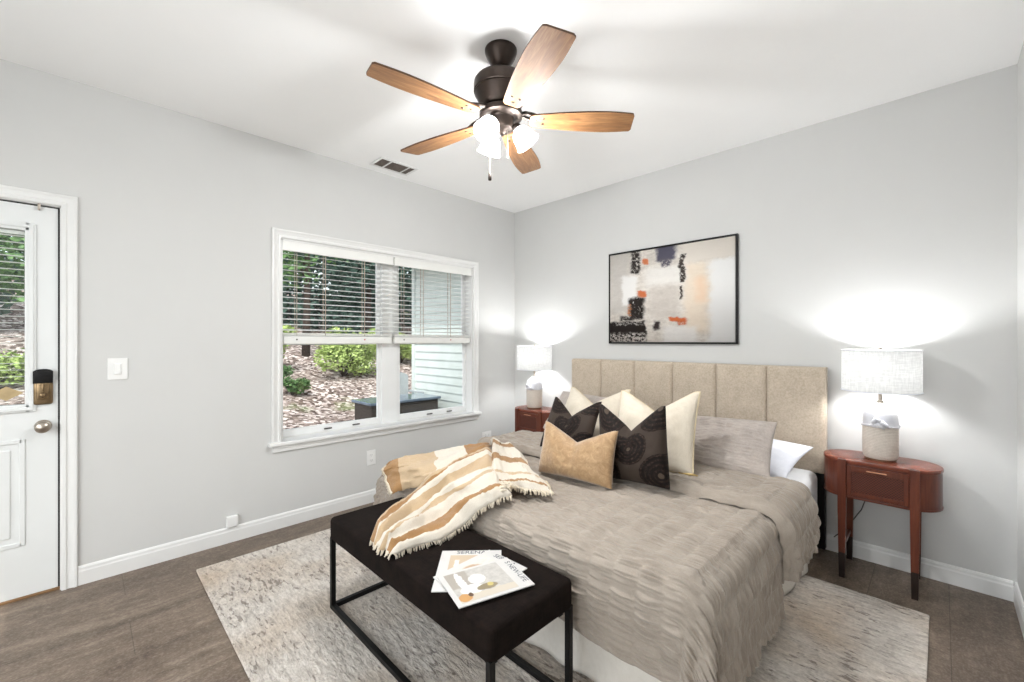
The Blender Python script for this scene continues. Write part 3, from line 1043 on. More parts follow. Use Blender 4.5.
for deg in (45, 165, 285):
    a = math.radians(deg)
    d = Vector((math.cos(a), math.sin(a), 0))
    bm = bmesh.new()
    tube(bm, [d * .035 + Vector((0, 0, -.372)), d * .055 + Vector((0, 0, -.364)), d * .072 + Vector((0, 0, -.372))], .010, 10)
    tilt = Matrix.Translation(d * .072 + Vector((0, 0, -.372))) @ Matrix.Rotation(a, 4, 'Z') @ Matrix.Rotation(math.radians(-36), 4, 'Y') @ Matrix.Scale(.9, 4)
    lathe(bm, [(.0001, .010), (.021, .008), (.026, 0), (.026, -.018), (.0001, -.019)], 24, mat=tilt)
    ar = ob('light_arm', bm, M['bronze'], fan, autos=40)
    bm = bmesh.new()
    lathe(bm, [(.024, -.014), (.030, -.022), (.044, -.036), (.053, -.056), (.057, -.080), (.061, -.098), (.068, -.112), (.066, -.113), (.059, -.099), (.055, -.080), (.051, -.057), (.042, -.038), (.028, -.024)], 36, mat=tilt)
    ob('glass_shade', bm, M['frost'], ar, smooth=True)
    bm = bmesh.new()
    lathe(bm, [(.0001, -.019), (.013, -.020), (.014, -.036), (.022, -.056), (.024, -.070), (.018, -.086), (.0001, -.094)], 20, mat=tilt)
    ob('bulb', bm, M['bulb'], ar, smooth=True)
    p = tilt @ Vector((0, 0, -.106))
    lamp('fan_light', 'POINT', p, FAN_W, (.97, .985, 1.0), .030, parent=fan)
for (cx, cy, l, bob) in ((-.030, -.045, .20, 1), (.034, .012, .125, 0)):
    bm = bmesh.new()
    tube(bm, [(cx, cy, -.395), (cx, cy, -.395 - l)], .0011, 6)
    ch = ob('pull_chain', bm, M['nickel'], fan)
    bm = bmesh.new()
    if bob:
        lathe(bm, [(.0001, 0), (.004, -.001), (.006, -.010), (.0085, -.026), (.0085, -.040), (.0001, -.044)], 16, c=(cx, cy, -.395 - l))
    else:
        lathe(bm, [(.0001, 0), (.0035, -.002), (.0035, -.014), (.0001, -.016)], 12, c=(cx, cy, -.395 - l))
    ob('chain_pull', bm, M['bronze'] if bob else M['nickel'], ch, smooth=True)

# ================================================================== RUG
bm = bmesh.new()
box(bm, (-1.50, -1.21, 0.0005), (1.50, 1.21, .012), .004)
o = ob('area_rug', bm, M['rug'])
o.location = (1.786, -1.695, 0)
tag(o, 'beige and grey area rug with dark flecks under the bed and bench', 'rug')

# ================================================================== BED
BX, BHW = 1.84, .955
bed = thing('bed', 'wide bed with an oat linen channelled headboard', 'bed', (BX, -1.05, .0))
# headboard with six vertical channels
bm = bmesh.new()
hw_, nch = .980, 6
cw = 2 * hw_ / nch
prof = []
for k in range(nch):
    for u in (0, .006, .014, .026, .045, .08, .15, .3, .5, .7, .85, .92, .955, .974, .986, .994, 1):
        s = -hw_ + cw * (k + u)
        e = min(u, 1 - u)
        d = .020 * (1 - math.exp(-e * 38))
        prof.append((s, d))
zs = [.50, .505] + list(np.linspace(.53, 1.145, 8)) + [1.158, 1.163]
rows = []
for z in zs:
    er = 0 if .52 < z < 1.15 else (.006 if z in (.505, 1.158) else .016)
    rows.append([bm.verts.new((x * (1 - er * .25), .950 - d + er, z)) for x, d in prof])
for a, b in zip(rows, rows[1:]):
    for i in range(len(prof) - 1):
        bm.faces.new((a[i], a[i + 1], b[i + 1], b[i]))
# back shell
yb = 1.022
bt = [bm.verts.new((x * (1 - .004), yb, 1.163)) for x, d in prof]
bb = [bm.verts.new((x * (1 - .004), yb, .50)) for x, d in prof]
for i in range(len(prof) - 1):
    bm.faces.new((rows[-1][i], rows[-1][i + 1], bt[i + 1], bt[i]))
    bm.faces.new((bt[i], bt[i + 1], bb[i + 1], bb[i]))
    bm.faces.new((bb[i], bb[i + 1], rows[0][i + 1], rows[0][i]))
for i in (0, len(prof) - 1):
    bm.faces.new([r[i] for r in rows] + [bt[i], bb[i]])
hb = ob('headboard', bm, M['linen'], bed, autos=50)
bm = bmesh.new()
box(bm, (-.972, .970, .02), (-.900, 1.016, .50), .003); box(bm, (.900, .970, .02), (.972, 1.016, .50), .003)
box(bm, (-.972, .975, .40), (.972, 1.012, .50), .003)
ob('headboard_strut', bm, M['black'], bed)
bm = bmesh.new()
for s in (-1, 1):
    box(bm, (s * .890 - .018, -.93, .235), (s * .890 + .018, .965, .265), .003)
box(bm, (-.90, -.925, .235), (.90, -.90, .265), .003)
for k in range(5):
    box(bm, (-.89, -.75 + k * .36, .245), (.89, -.70 + k * .36, .263))
ob('bed_frame', bm, M['black'], bed)
for sx in (-.88, 0, .88):
    for sy in (-.88, .0, .88):
        bm = bmesh.new()
        tube(bm, [(sx, sy, .24), (sx, sy, .0125)], .02, 10)
        ob('frame_leg', bm, M['black'], bed)
bm = bmesh.new()
box(bm, (BX - .945, -2.005, .268), (BX + .945, -.115, .520), .045, 4)
o = ob('mattress', bm, M['sheet'], autos=50)
tag(o, 'white mattress showing under the duvet next to the right nightstand', 'mattress')

# bed skirt: a gathered strip round the foot and both sides
path = []
def seg(p, q, n):
    for k in range(n):
        path.append((p[0] + (q[0] - p[0]) * k / n, p[1] + (q[1] - p[1]) * k / n))
seg((BX - .918, -.25), (BX - .918, -1.996), 240); seg((BX - .918, -1.996), (BX + .918, -1.996), 260); seg((BX + .918, -1.996), (BX + .918, -.25), 240)
path.append((BX + .918, -.25))
pa = np.array(path)
tan = np.gradient(pa, axis=0); tan /= np.linalg.norm(tan, axis=1)[:, None]
nor = np.stack([tan[:, 1], -tan[:, 0]], 1)
nor = -nor if np.dot(nor[0], (-1, 0)) < 0 else nor
arc = np.concatenate([[0], np.cumsum(np.linalg.norm(np.diff(pa, axis=0), axis=1))])
nz = 12
P = np.zeros((nz, len(pa), 3))
for i in range(nz):
    u = i / (nz - 1)
    wv = (.003 + .014 * u) * (np.sin(arc * 21 + 1.2 * vnoise(arc * 2.1, arc * 0, 4)) * .6 + vnoise(arc * 4.2, arc * 0 + u, 9)) + .012 * u
    P[i, :, :2] = pa + nor * wv[:, None]
    P[i, :, 2] = .285 - u * (.268 - .014 * (.5 + .5 * np.sin(arc * 10.5)))
me = grid_mesh('bed_skirt', P)
o = obj('bed_skirt', me, M['skirt'])
md = o.modifiers.new('thickness', 'SOLIDIFY'); md.thickness = .002
tag(o, 'ivory bed skirt hanging below the taupe duvet', 'bed skirt')

# duvet: one quilted, ruched cover with its head end folded back
def duvet():
    hwf, Rr = .902, .078                 # flat half width, edge rounding
    yfoot = -1.965                        # where the top begins to round over the foot
    ztop = .566
    drop_s, drop_f = .345, .255           # hanging length after the rounding
    ycr, yfree = -.80, -1.265             # head crease and free edge of the turn-back
    qa = Rr * PI / 2
    Lu = hwf + qa + drop_s
    U = np.linspace(-Lu, Lu, 430)
    tv_foot = np.linspace(qa + drop_f, 0, 150, endpoint=False)      # overshoot past the foot
    ys = np.linspace(yfoot, ycr, 480, endpoint=False)
    nc = 16
    ang = np.linspace(0, PI, nc, endpoint=False)
    yback = np.linspace(ycr, yfree, 190)
    rows = []
    th = .026
    for s in tv_foot: rows.append((yfoot, s, 0.0, (ycr - yfoot) * 0 + -s))
    for y in ys: rows.append((y, 0, 0.0, y - yfoot))
    for a in ang: rows.append((ycr + th * math.sin(a), 0, th * (1 - math.cos(a)), ycr - yfoot + th * a))
    for y in yback:
        e = (y - yfree) / .03
        rows.append((y, 0, 2 * th * min(1, math.sqrt(max(.02, min(1, e)))) , (ycr - yfoot) + th * PI + (ycr - y)))
    rows = np.array(rows)
    # last rows curl to the surface
    nv = len(rows)
    Y, S, OFF, VV = [rows[:, k][:, None] * np.ones((1, len(U))) for k in range(4)]
    UU = np.ones((nv, 1)) * U[None, :]
    k1 = np.clip((Y + 1.30) / .30, 0, 1); k1 = k1 * k1 * (3 - 2 * k1)
    lenf = 1 - .36 * np.where(OFF > 0, 1, k1)          # the turned-back end hangs shorter
    du = np.maximum(0, np.abs(UU) - hwf) * lenf
    sg = np.sign(UU)
    d = (du ** 1.55 + S ** 1.55 + 1e-12) ** (1 / 1.55)
    dirx = du / np.maximum(d, 1e-9); diry = S / np.maximum(d, 1e-9)
    nn = np.sqrt(dirx ** 2 + diry ** 2) + 1e-9
    dirx, diry = dirx / nn, diry / nn
    a = np.minimum(d / Rr, PI / 2)
    outw = Rr * np.sin(a); down = Rr * (1 - np.cos(a))
    ex = np.maximum(0, d - qa)
    ex = np.where(ex > .36, .36 + .07 * np.tanh((ex - .36) / .07), ex)
    corner = 4 * (dirx * diry) ** 2
    flare = .06 * dirx ** 2 + .04 * diry ** 2 + .20 * corner
    # soft hanging folds
    along = np.where(S > 0, UU, Y) * 1.0
    phi = np.arctan2(dirx, diry)
    fold = ex * (.07 * np.sin(along * 13 + 1.3 * vnoise(along * 2.3, along * 0, 2)) + .10 * vnoise(along * 7, ex * 4, 21) + .22 * corner * np.sin(phi * 9))
    outw = outw + ex * flare + fold * .55 + .016 * np.exp(-((ex - .08) / .09) ** 2) * (d > 0)
    down = down + ex * np.sqrt(np.maximum(.2, 1 - flare ** 2))
    X = np.clip(UU, -hwf, hwf) + sg * outw * dirx
    Yp = Y - outw * diry
    Z = ztop - down
    # surface lift and slump on the top
    Z += .010 * vnoise(UU * 3.1, VV * 2.6, 31) * (d < .02) + .006 * vnoise(UU * 6, VV * 5, 33)
    Z -= .026 * np.clip((-UU - .35) / .5, 0, 1) * np.clip((Y + 1.35) / .3, 0, 1)
    Pm = np.stack([X, Yp, Z], -1)
    def normals(Q):
        n = np.cross(np.gradient(Q, axis=1), np.gradient(Q, axis=0))
        return n / (np.linalg.norm(n, axis=2)[..., None] + 1e-12)
    # base normals (outward, before folding back)
    N0 = np.stack([sg * dirx * np.sin(a), -diry * np.sin(a), np.cos(a)], -1)
    lump = 1 + .25 * vnoise(UU * 5, Y * 7, 51)
    Pm += N0 * (OFF * lump)[..., None]
    # side drop of the folded part hangs a little further out
    Nn = normals(Pm)
    # quilting: seams along v every 9.5 cm in u, gathers across
    bw = .094
    q = UU / bw + .12 * vnoise(UU * 1.5, VV * 2.0, 71)
    cell = np.floor(q); fr = q - cell
    puff = np.sin(PI * fr) ** .55
    w1 = VV / .0105 + .8 * vnoise(UU * 9, VV * 6, 81) + cell * .37
    g = 2.0 * np.abs(vnoise(UU * 7 + cell * 5.3, w1, 91) + .35 * vnoise(UU * 14, w1 * .6, 93)) - .75
    hang = np.clip(ex / .08, 0, 1)
    amp = .0075 + .0025 * hang
    h = .0035 * puff + amp * g * (.35 + .65 * np.sin(PI * fr) ** .8)
    # one long soft crease on top
    cr = np.exp(-((Y + 1.50 + .16 * (UU - .35)) / .016) ** 2) * np.exp(-((UU - .36) / .17) ** 2)
    h += .014 * cr * (OFF == 0) * (S == 0)
    side = np.sign(np.sum(Nn * N0, -1))
    flip = np.where(OFF > th, 1.0, 1.0)
    Pm += N0 * (h * flip)[..., None]
    Pm[..., 0] += BX - .05 * np.clip(-UU - .3, 0, .6) / .6 * np.clip((-1.45 - Y) / .45, 0, 1)
    me = grid_mesh('duvet', Pm)
    o = obj('duvet', me, M['duvet'])
    return o
o = duvet()
tag(o, 'taupe ruched duvet over the bed, its head end folded back', 'duvet')

# ================================================================== PILLOWS
def pillow(name, label, w, h, t, mat, loc, lean, yaw=0, roll=0, chop=0.0, pull=.06, bow=None, piping=None, ruche=False, rib=False, zipm=None, group=None, sag=0, chopw=.9, flange=0, n=56):
    g = np.linspace(-1, 1, n)
    gg = np.sign(g) * (1 - (1 - np.abs(g)) ** 1.35)
    S, T = np.meshgrid(gg, gg)
    def side(sgn):
        X = w / 2 * S * (1 - pull * (1 - T ** 2) * (np.abs(S) ** 2))
        Zz = h / 2 * T * (1 - pull * (1 - S ** 2) * (T ** 2)) + h / 2
        up = ((T + 1) / 2)
        if chop:
            v = np.maximum(0, 1 - np.abs(S) / chopw)
            Zz -= chop * (v ** 1.1) * up ** 1.5
        th = t / 2 * (np.maximum(0, (1 - S ** 2) * (1 - T ** 2)) ** .42) * (1 + .16 * (-T))
        if chop:
            crease = np.exp(-(S / .16) ** 2) * up ** 2
            th *= 1 - .42 * crease
        wr = .004 * vnoise(S * 3.1 + sgn, T * 3.3, 5) + .003 * vnoise(S * 7, T * 6 + sgn, 6)
        edge = np.maximum(0, (1 - S ** 2) * (1 - T ** 2)) ** .5
        if ruche:
            bw = .082
            q = (S * w / 2) / bw
            fr = q - np.floor(q)
            gth = vnoise(S * w * 4.5 + np.floor(q) * 3.3, T * h / 2 / .0105 + np.floor(q) * .25 + .5 * vnoise(S * 5, T * 4, 3), 8)
            wr = wr + .004 * np.sin(PI * fr) ** .6 + .024 * (np.abs(gth) - .3) * (.35 + .65 * np.sin(PI * fr))
        if rib:
            wr = wr + .0012 * np.sin(T * h / 2 * 2 * PI / .011)
        Yy = sgn * (th + wr * edge)
        if sag:
            Zz -= sag * (1 - S ** 2) * up * .5
        return np.stack([X, Yy, Zz], -1)
    F, Bk = side(-1), side(1)
    idx = np.arange(n * n).reshape(n, n)
    border = np.zeros((n, n), bool); border[0, :] = border[-1, :] = border[:, 0] = border[:, -1] = True
    bidx = np.where(border, idx, 0)
    inner = ~border
    bidx[inner] = n * n + np.arange(inner.sum())
    V = np.concatenate([F.reshape(-1, 3), Bk[inner]])
    qf = np.stack([idx[:-1, :-1], idx[:-1, 1:], idx[1:, 1:], idx[1:, :-1]], -1).reshape(-1, 4)
    qb = np.stack([bidx[:-1, :-1], bidx[1:, :-1], bidx[1:, 1:], bidx[:-1, 1:]], -1).reshape(-1, 4)
    me = bpy.data.meshes.new(name)
    me.from_pydata(V.tolist(), [], np.concatenate([qf, qb]).tolist())
    uvl = me.uv_layers.new(name='UVMap')
    uvv = np.stack([(S * w / 2 / .5 + .5), (T * h / 2 / .5 + .5)], -1)
    UVv = np.concatenate([uvv.reshape(-1, 2), uvv[inner]])
    li = np.empty(len(me.loops), dtype=np.int64)
    me.loops.foreach_get('vertex_index', li)
    uvl.data.foreach_set('uv', UVv[li].astype(np.float32).ravel())
    me.polygons.foreach_set('use_smooth', [True] * len(me.polygons))
    o = obj(name, me, mat)
    o.matrix_world = Matrix.Translation(loc) @ Matrix.Rotation(math.radians(yaw), 4, 'Z') @ Matrix.Rotation(math.radians(-lean), 4, 'X') @ Matrix.Rotation(math.radians(roll), 4, 'Y')
    tag(o, label, 'pillow' if 'pillow' in name else 'cushion', group)
    def edge_pts():
        k = [F[0, i] for i in range(n)] + [F[i, -1] for i in range(1, n)] + [F[-1, i] for i in range(n - 2, -1, -1)] + [F[i, 0] for i in range(n - 2, 0, -1)]
        return k
    if piping is not None:
        e = edge_pts(); e.append(e[0])
        bm = bmesh.new()
        tube(bm, e, .0055, 6)
        ob('piping', bm, piping, o, smooth=True)
    if zipm is not None:
        bm = bmesh.new()
        p = Vector(F[0, -1])
        tube(bm, [p + Vector((-.07, -.006, .006)), p + Vector((-.03, -.01, .004)), p + Vector((.004, -.008, .004))], .006, 8)
        tube(bm, [p + Vector((.004, -.008, .004)), p + Vector((.03, -.02, .0))], [.006, .003], 8)
        ob('zip_pull', bm, zipm, o)
    return o
GP = 'cushions and pillows on the bed'
pillow('bed_pillow', 'white pillow leaning on the headboard behind the grey sham, beside the right nightstand', .72, .45, .13, M['white_cotton'], (2.36, -.575, .560), 74, -2, 5, pull=.07)
pillow('pillow_sham', 'grey ruched pillow in the right half of the bed, in front of the white pillow', .82, .375, .16, M['sham'], (2.280, -.835, .585), 46, 2, -3, pull=.03, ruche=True, n=120)
pillow('pillow_sham', 'grey ruched pillow at the left of the bed, mostly hidden behind the cushions', .82, .38, .16, M['sham'], (1.38, -.67, .590), 40, -2, 2, pull=.03, ruche=True, n=90)
pillow('throw_cushion', 'cream cushion at the back left, behind the patterned dark cushions', .51, .46, .17, M['cream'], (1.535, -.90, .596), 35, -2, -3, chop=.13, pull=.05, piping=M['piping'], rib=True)
pillow('throw_cushion', 'large cream cushion in the middle, in front of the grey ruched pillow', .475, .46, .17, M['cream'], (2.175, -1.135, .612), 25, 2, -4, chop=.12, pull=.05, piping=M['piping'], rib=True, zipm=M['zip'])
pillow('throw_cushion', 'dark brown patterned cushion on the left, behind the gold cushion', .41, .385, .14, M['medallion'], (1.560, -1.14, .586), 26, -4, -1, chop=.12, pull=.05)
pillow('throw_cushion', 'dark brown patterned cushion in front of the large cream cushion', .415, .405, .15, M['medallion'], (2.190, -1.335, .588), 3, -5, -5, chop=.13, pull=.05)
pillow('lumbar_cushion', 'small gold velvet cushion at the front of the cushions', .475, .29, .14, M['gold'], (1.924, -1.505, .582), 15, 2, -1, chop=.085, pull=.05)

# ================================================================== NIGHTSTANDS
def nightstand(cx, label):
    t = thing('nightstand', label, 'nightstand', (cx, -.195, 0), 0, 'matching nightstands')
    hl, hd = .256, .145
    def pill(hl, hd, n=14):
        cl = hl - hd * .86
        pts = []
        for k in range(n + 1):
            a = -PI / 2 + PI * k / n
            pts.append((cl + (hl - cl) * math.cos(a), hd * math.sin(a)))
        for k in range(n + 1):
            a = PI / 2 + PI * k / n
            pts.append((-cl + (hl - cl) * math.cos(a), hd * math.sin(a)))
        return pts
    bm = bmesh.new(); prism(bm, pill(hl, hd), .646, .664, bevel=.003); ob('table_top', bm, M['mahog_top'], t, autos=35)
    bm = bmesh.new()
    prism(bm, pill(hl - .004, hd - .004), .464, .646)
    prism(bm, pill(hl - .001, hd - .001), .452, .464, bevel=.002)
    ob('case', bm, M['mahog'], t, autos=35)
    lx = .150
    for sx in (-1, 1):
        for sy in (-1, 1):
            bm = bmesh.new()
            x0, y0 = sx * lx, sy * (hd - .004)
            top, bot = .019, .013
            vs = []
            for z, s in ((.664 if sy < 0 else .646, top), (.40, top), (.14, .0155), (0, bot)):
                vs.append([bm.verts.new((x0 + a * s, y0 + b * s * .8, z)) for a, b in ((-1, -1), (1, -1), (1, 1), (-1, 1))])
            for i, (a, b) in enumerate(zip(vs, vs[1:])):
                for k in range(4):
                    f = bm.faces.new((a[k], a[(k + 1) % 4], b[(k + 1) % 4], b[k]))
                    f.material_index = 1 if i == 2 else 0
            bm.faces.new(vs[0]); bm.faces.new(vs[-1][::-1]).material_index = 1
            ob('leg', bm, [M['mahog'], M['leg_tip']], t)
    for sx in (-1, 1):
        bm = bmesh.new(); box(bm, (sx * lx - .008, -hd + .02, .16), (sx * lx + .008, hd - .02, .185), .003); ob('stretcher', bm, M['mahog'], t)
    bm = bmesh.new()
    yf = -hd - .001
    a, b, z0, z1 = -lx + .022, lx - .022, .472, .636
    fw = .020
    box(bm, (a, yf - .006, z0), (a + fw, yf + .006, z1), .002); box(bm, (b - fw, yf - .006, z0), (b, yf + .006, z1), .002)
    box(bm, (a + fw, yf - .006, z0), (b - fw, yf + .006, z0 + fw), .002); box(bm, (a + fw, yf - .006, z1 - fw - .012), (b - fw, yf + .006, z1), .002)
    dr = ob('drawer', bm, M['mahog'], t)
    bm = bmesh.new(); box(bm, (a + fw, yf - .002, z0 + fw), (b - fw, yf + .004, z1 - fw - .012)); ob('cane_panel', bm, M['cane'], dr)
    bm = bmesh.new(); box(bm, (-.042, yf - .016, z1 - .020), (.042, yf - .010, z1 - .013), .002)
    box(bm, (-.036, yf - .012, z1 - .019), (-.030, yf - .005, z1 - .014)); box(bm, (.030, yf - .012, z1 - .019), (.036, yf - .005, z1 - .014))
    ob('drawer_pull', bm, simple('copper_pull', (206, 150, 118), (180, 126, 96), 30, .3, .6), dr)
    return t
nightstand(3.080, 'red brown nightstand with a cane drawer on the right of the bed')
nightstand(.520, 'red brown nightstand in the corner on the left of the bed')

# ================================================================== TABLE LAMPS
def table_lamp(cx, cy, label, mirror=1):
    z0 = .6645
    t = thing('table_lamp', label, 'lamp', (cx, cy, z0), 0, 'matching table lamps')
    bm = bmesh.new(); lathe(bm, [(.0001, 0), (.068, 0), (.069, .006), (.067, .010), (.0001, .010)], 40); ob('base_ring', bm, M['base_ring'], t, autos=40)
    bm = bmesh.new()
    lathe(bm, [(.0001, .010), (.070, .010), (.076, .020), (.078, .036), (.0785, .10), (.0785, .178), (.077, .188), (.0001, .190)], 44)
    ob('stoneware_base', bm, M['stoneware'], t, autos=45)
    bm = bmesh.new()
    lathe(bm, [(.0001, .187), (.076, .187), (.0775, .200), (.0775, .236), (.074, .258), (.065, .276), (.050, .289), (.034, .298), (.024, .306), (.018, .316), (.0001, .317)], 44)
    ob('glazed_shoulder', bm, M['glaze'], t, smooth=True)
    bm = bmesh.new()
    ring_ = [(.080 * math.cos(a), .080 * math.sin(a), .192 + .002 * math.sin(5 * a)) for a in np.linspace(0, 2 * PI, 50)]
    tube(bm, ring_, .0055, 8, cap=False)
    # knotted bow on the front, facing the room
    f = -.084
    tube(bm, [(-.016, f, .196), (-.026, f - .004, .214), (-.010, f - .008, .236), (.004, f - .008, .228), (.008, f - .006, .200)], [.006, .010, .012, .010, .006], 10)
    tube(bm, [(.000, f - .004, .206), (.016, f - .008, .218), (.032, f - .003, .204), (.044, f + .010, .190)], [.008, .012, .010, .006], 10)
    tube(bm, [(-.036, f + .008, .198), (-.018, f - .003, .202), (.010, f - .006, .196), (.024, f - .002, .184)], [.006, .008, .010, .005], 10)
    lathe(bm, [(.0001, -.012), (.010, -.009), (.013, 0), (.010, .009), (.0001, .012)], 14, c=(.000, f - .006, .204))
    ob('rope_band', bm, M['glaze'], t, smooth=True)
    bm = bmesh.new()
    lathe(bm, [(.0001, .312), (.016, .312), (.014, .330), (.009, .334), (.009, .372), (.015, .374), (.015, .396), (.0001, .397)], 20)
    ob('neck', bm, M['nickel'], t, autos=40)
    bm = bmesh.new()
    lathe(bm, [(.0001, .397), (.013, .399), (.016, .440), (.030, .490), (.033, .520), (.024, .545), (.0001, .555)], 20)
    ob('bulb', bm, M['bulb'], t, smooth=True)
    s0, s1, R = 1.046 - z0, 1.280 - z0, .174
    bm = bmesh.new()
    lathe(bm, [(R, s0), (R, s1), (R - .003, s1), (R - .003, s0), (R, s0)], 64)
    sh = ob('lamp_shade', bm, M['shade'], t, autos=60)
    for z in (s0 + .003, s1 - .003):
        bm = bmesh.new()
        tube(bm, [((R + .0005) * math.cos(a), (R + .0005) * math.sin(a), z) for a in np.linspace(0, 2 * PI, 65)], .0028, 6, cap=False)
        ob('shade_trim', bm, M['white_cotton'], sh, smooth=True)
    bm = bmesh.new()
    for a in (0, 2 * PI / 3, 4 * PI / 3):
        tube(bm, [(.004 * math.cos(a), .004 * math.sin(a), s1 - .02), ((R - .004) * math.cos(a), (R - .004) * math.sin(a), s1 - .006)], .0016, 6)
    tube(bm, [(0, .034, .375), (0, .036, .44), (0, .030, .54), (0, 0, s1 - .02)], .0016, 6)
    tube(bm, [(0, -.034, .375), (0, -.036, .44), (0, -.030, .54), (0, 0, s1 - .02)], .0016, 6)
    tube(bm, [(0, -.034, .375), (0, .034, .375)], .0016, 6)
    ob('shade_harp', bm, M['nickel'], sh)
    bm = bmesh.new(); lathe(bm, [(.0001, s1 - .022), (.007, s1 - .018), (.005, s1 - .008), (.009, s1 + .004), (.006, s1 + .012), (.0001, s1 + .014)], 16); ob('finial', bm, M['nickel'], sh, smooth=True)
    lamp('lamp_light', 'POINT', (0, 0, .520), LAMP_W, (.97, .985, 1.0), .04, parent=t)
    return t
tl = table_lamp(3.083, -.190, 'table lamp with a white drum shade on the right nightstand')
bm = bmesh.new()
tube(bm, [(0, .085, .004), (0, .135, .006), (0, .150, .005), (-.006, .162, -.012), (-.03, .168, -.12), (-.10, .168, -.36), (-.17, .166, -.49), (-.21, .168, -.54), (-.235, .172, -.57)], .003, 6)
ob('power_cord', bm, M['dark_slot'], tl, smooth=True)
table_lamp(.470, -.195, 'table lamp with a white drum shade on the left nightstand in the corner')

# ================================================================== FRAMED PAINTING
def canvas_mat():
    t = NT('abstract_canvas')
    t.pbr(.8, 0, .2)
    uv = t.coord('UV')
    nz = t.new('ShaderNodeTexNoise'); nz.inputs['Scale'].default_value = 7; nz.inputs['Detail'].default_value = 7; nz.inputs['Roughness'].default_value = .72
    t.l.new(uv, nz.inputs['Vector'])
    vm = t.new('ShaderNodeVectorMath', operation='SUBTRACT'); t.l.new(nz.outputs['Color'], vm.inputs[0]); vm.inputs[1].default_value = (.5, .5, .5)
    sc_ = t.new('ShaderNodeVectorMath', operation='SCALE'); t.l.new(vm.outputs[0], sc_.inputs[0]); sc_.inputs['Scale'].default_value = .115
    ad = t.new('ShaderNodeVectorMath', operation='ADD'); t.l.new(uv, ad.inputs[0]); t.l.new(sc_.outputs[0], ad.inputs[1])
    sx = t.new('ShaderNodeSeparateXYZ'); t.l.new(ad.outputs[0], sx.inputs[0])
    X, Y = sx.outputs[0], sx.outputs[1]
    fine = t.noise(uv, 38, 6, .75)
    mid = t.noise(t.coord('UV', (1, 1.8, 1)), 9, 5, .7)
    base = t.ramp(t.math('ADD', t.math('MULTIPLY', mid, .6), t.math('MULTIPLY', fine, .4)), [(.36, (188, 180, 172)), (.5, (216, 209, 200)), (.64, (236, 231, 224))])
    def blob(cur, u0, u1, v0, v1, col, soft=.012, op=1.0, grain=None):
        def edge(s, a, up):
            e = t.new('ShaderNodeMapRange'); e.interpolation_type = 'SMOOTHSTEP'
            t.l.new(s, e.inputs[0])
            a2 = a + .022 if s is X else a - .005
            e.inputs[1].default_value = a2 - soft; e.inputs[2].default_value = a2 + soft
            e.inputs[3].default_value = 0 if up else 1; e.inputs[4].default_value = 1 if up else 0
            return e.outputs[0]
        m = t.math('MULTIPLY', t.math('MULTIPLY', edge(X, u0, 1), edge(X, u1, 0)), t.math('MULTIPLY', edge(Y, v0, 1), edge(Y, v1, 0)))
        if grain:
            m = t.math('MULTIPLY', m, t.ramp(fine, [(grain - .06, (0, 0, 0, 1)), (grain + .03, (1, 1, 1, 1))]))
        return t.mix(t.math('MULTIPLY', m, op), cur, col)
    c = base
    c = blob(c, .80, 1.1, -.1, .80, (232, 231, 229), .03)
    c = blob(c, .62, .80, .10, .80, (232, 216, 196), .05, .8)
    c = blob(c, .70, .78, .40, .66, (236, 200, 168), .04, .6)
    c = blob(c, .60, 1.1, .82, 1.1, (222, 214, 204), .02)
    c = blob(c, .30, .62, .60, .80, (232, 229, 224), .05, .8)
    c = blob(c, .33, .58, .26, .60, (196, 188, 180), .06, .65)
    c = blob(c, -.1, .16, .34, 1.1, (200, 195, 189), .04, .7)
    c = blob(c, .09, .23, .42, .74, (236, 234, 231), .02)
    c = blob(c, .17, .26, .76, 1.1, (48, 42, 40), .015, 1, .45)
    c = blob(c, .40, .55, .86, 1.1, (84, 82, 96), .02)
    c = blob(c, .43, .52, .80, .88, (94, 90, 100), .015, 1, .46)
    c = blob(c, .28, .335, .86, .92, (206, 122, 82), .012)
    c = blob(c, .585, .625, .62, .90, (66, 58, 54), .008, 1, .44)
    c = blob(c, .585, .605, .44, .58, (62, 54, 50), .006, 1, .42)
    c = blob(c, .16, .29, .26, .50, (40, 34, 32), .02, 1, .40)
    c = blob(c, .24, .30, .50, .57, (200, 112, 70), .014)
    c = blob(c, .15, .18, .30, .44, (196, 130, 90), .01, .9, .5)
    c = blob(c, .07, .20, .24, .30, (50, 43, 40), .015, 1, .47)
    c = blob(c, -.1, .31, -.1, .235, (38, 31, 29), .012)
    c = blob(c, -.1, .31, -.1, .10, (206, 200, 194), .02, 1, .52)
    c = blob(c, .02, .30, .19, .23, (196, 190, 184), .01, .9, .55)
    c = blob(c, .37, .425, .13, .23, (58, 50, 50), .016)
    c = blob(c, .50, .63, .215, .265, (206, 108, 64), .012)
    c = blob(c, .565, .625, .18, .23, (196, 104, 64), .012, 1, .45)
    c = blob(c, .46, .72, -.1, .16, (240, 238, 236), .03, .7)
    t.color(c)
    t.bump(t.math('ADD', mid, fine), .4, .004)
    return t.m
t = thing('framed_painting', 'large abstract painting in a thin black frame above the headboard', 'painting', (1.752, 0, 1.306))
pw, ph = 1.071 / 2, .800
bm = bmesh.new()
fw, fd = .012, .030
for a, b in (((-pw, -fd, 0), (-pw + fw, -.002, ph)), ((pw - fw, -fd, 0), (pw, -.002, ph)), ((-pw + fw, -fd, 0), (pw - fw, -.002, fw)), ((-pw + fw, -fd, ph - fw), (pw - fw, -.002, ph))):
    box(bm, a, b, .0015)
ob('picture_frame', bm, M['black'], t)
cw_, ch_ = pw - fw - .004, ph - 2 * (fw + .004)
P = np.array([[[x, -.030, z] for x in np.linspace(-cw_, cw_, 3)] for z in np.linspace(fw + .004, ph - fw - .004, 3)])
uv = np.array([[[u, v] for u in (0, .5, 1)] for v in (0, .5, 1)])
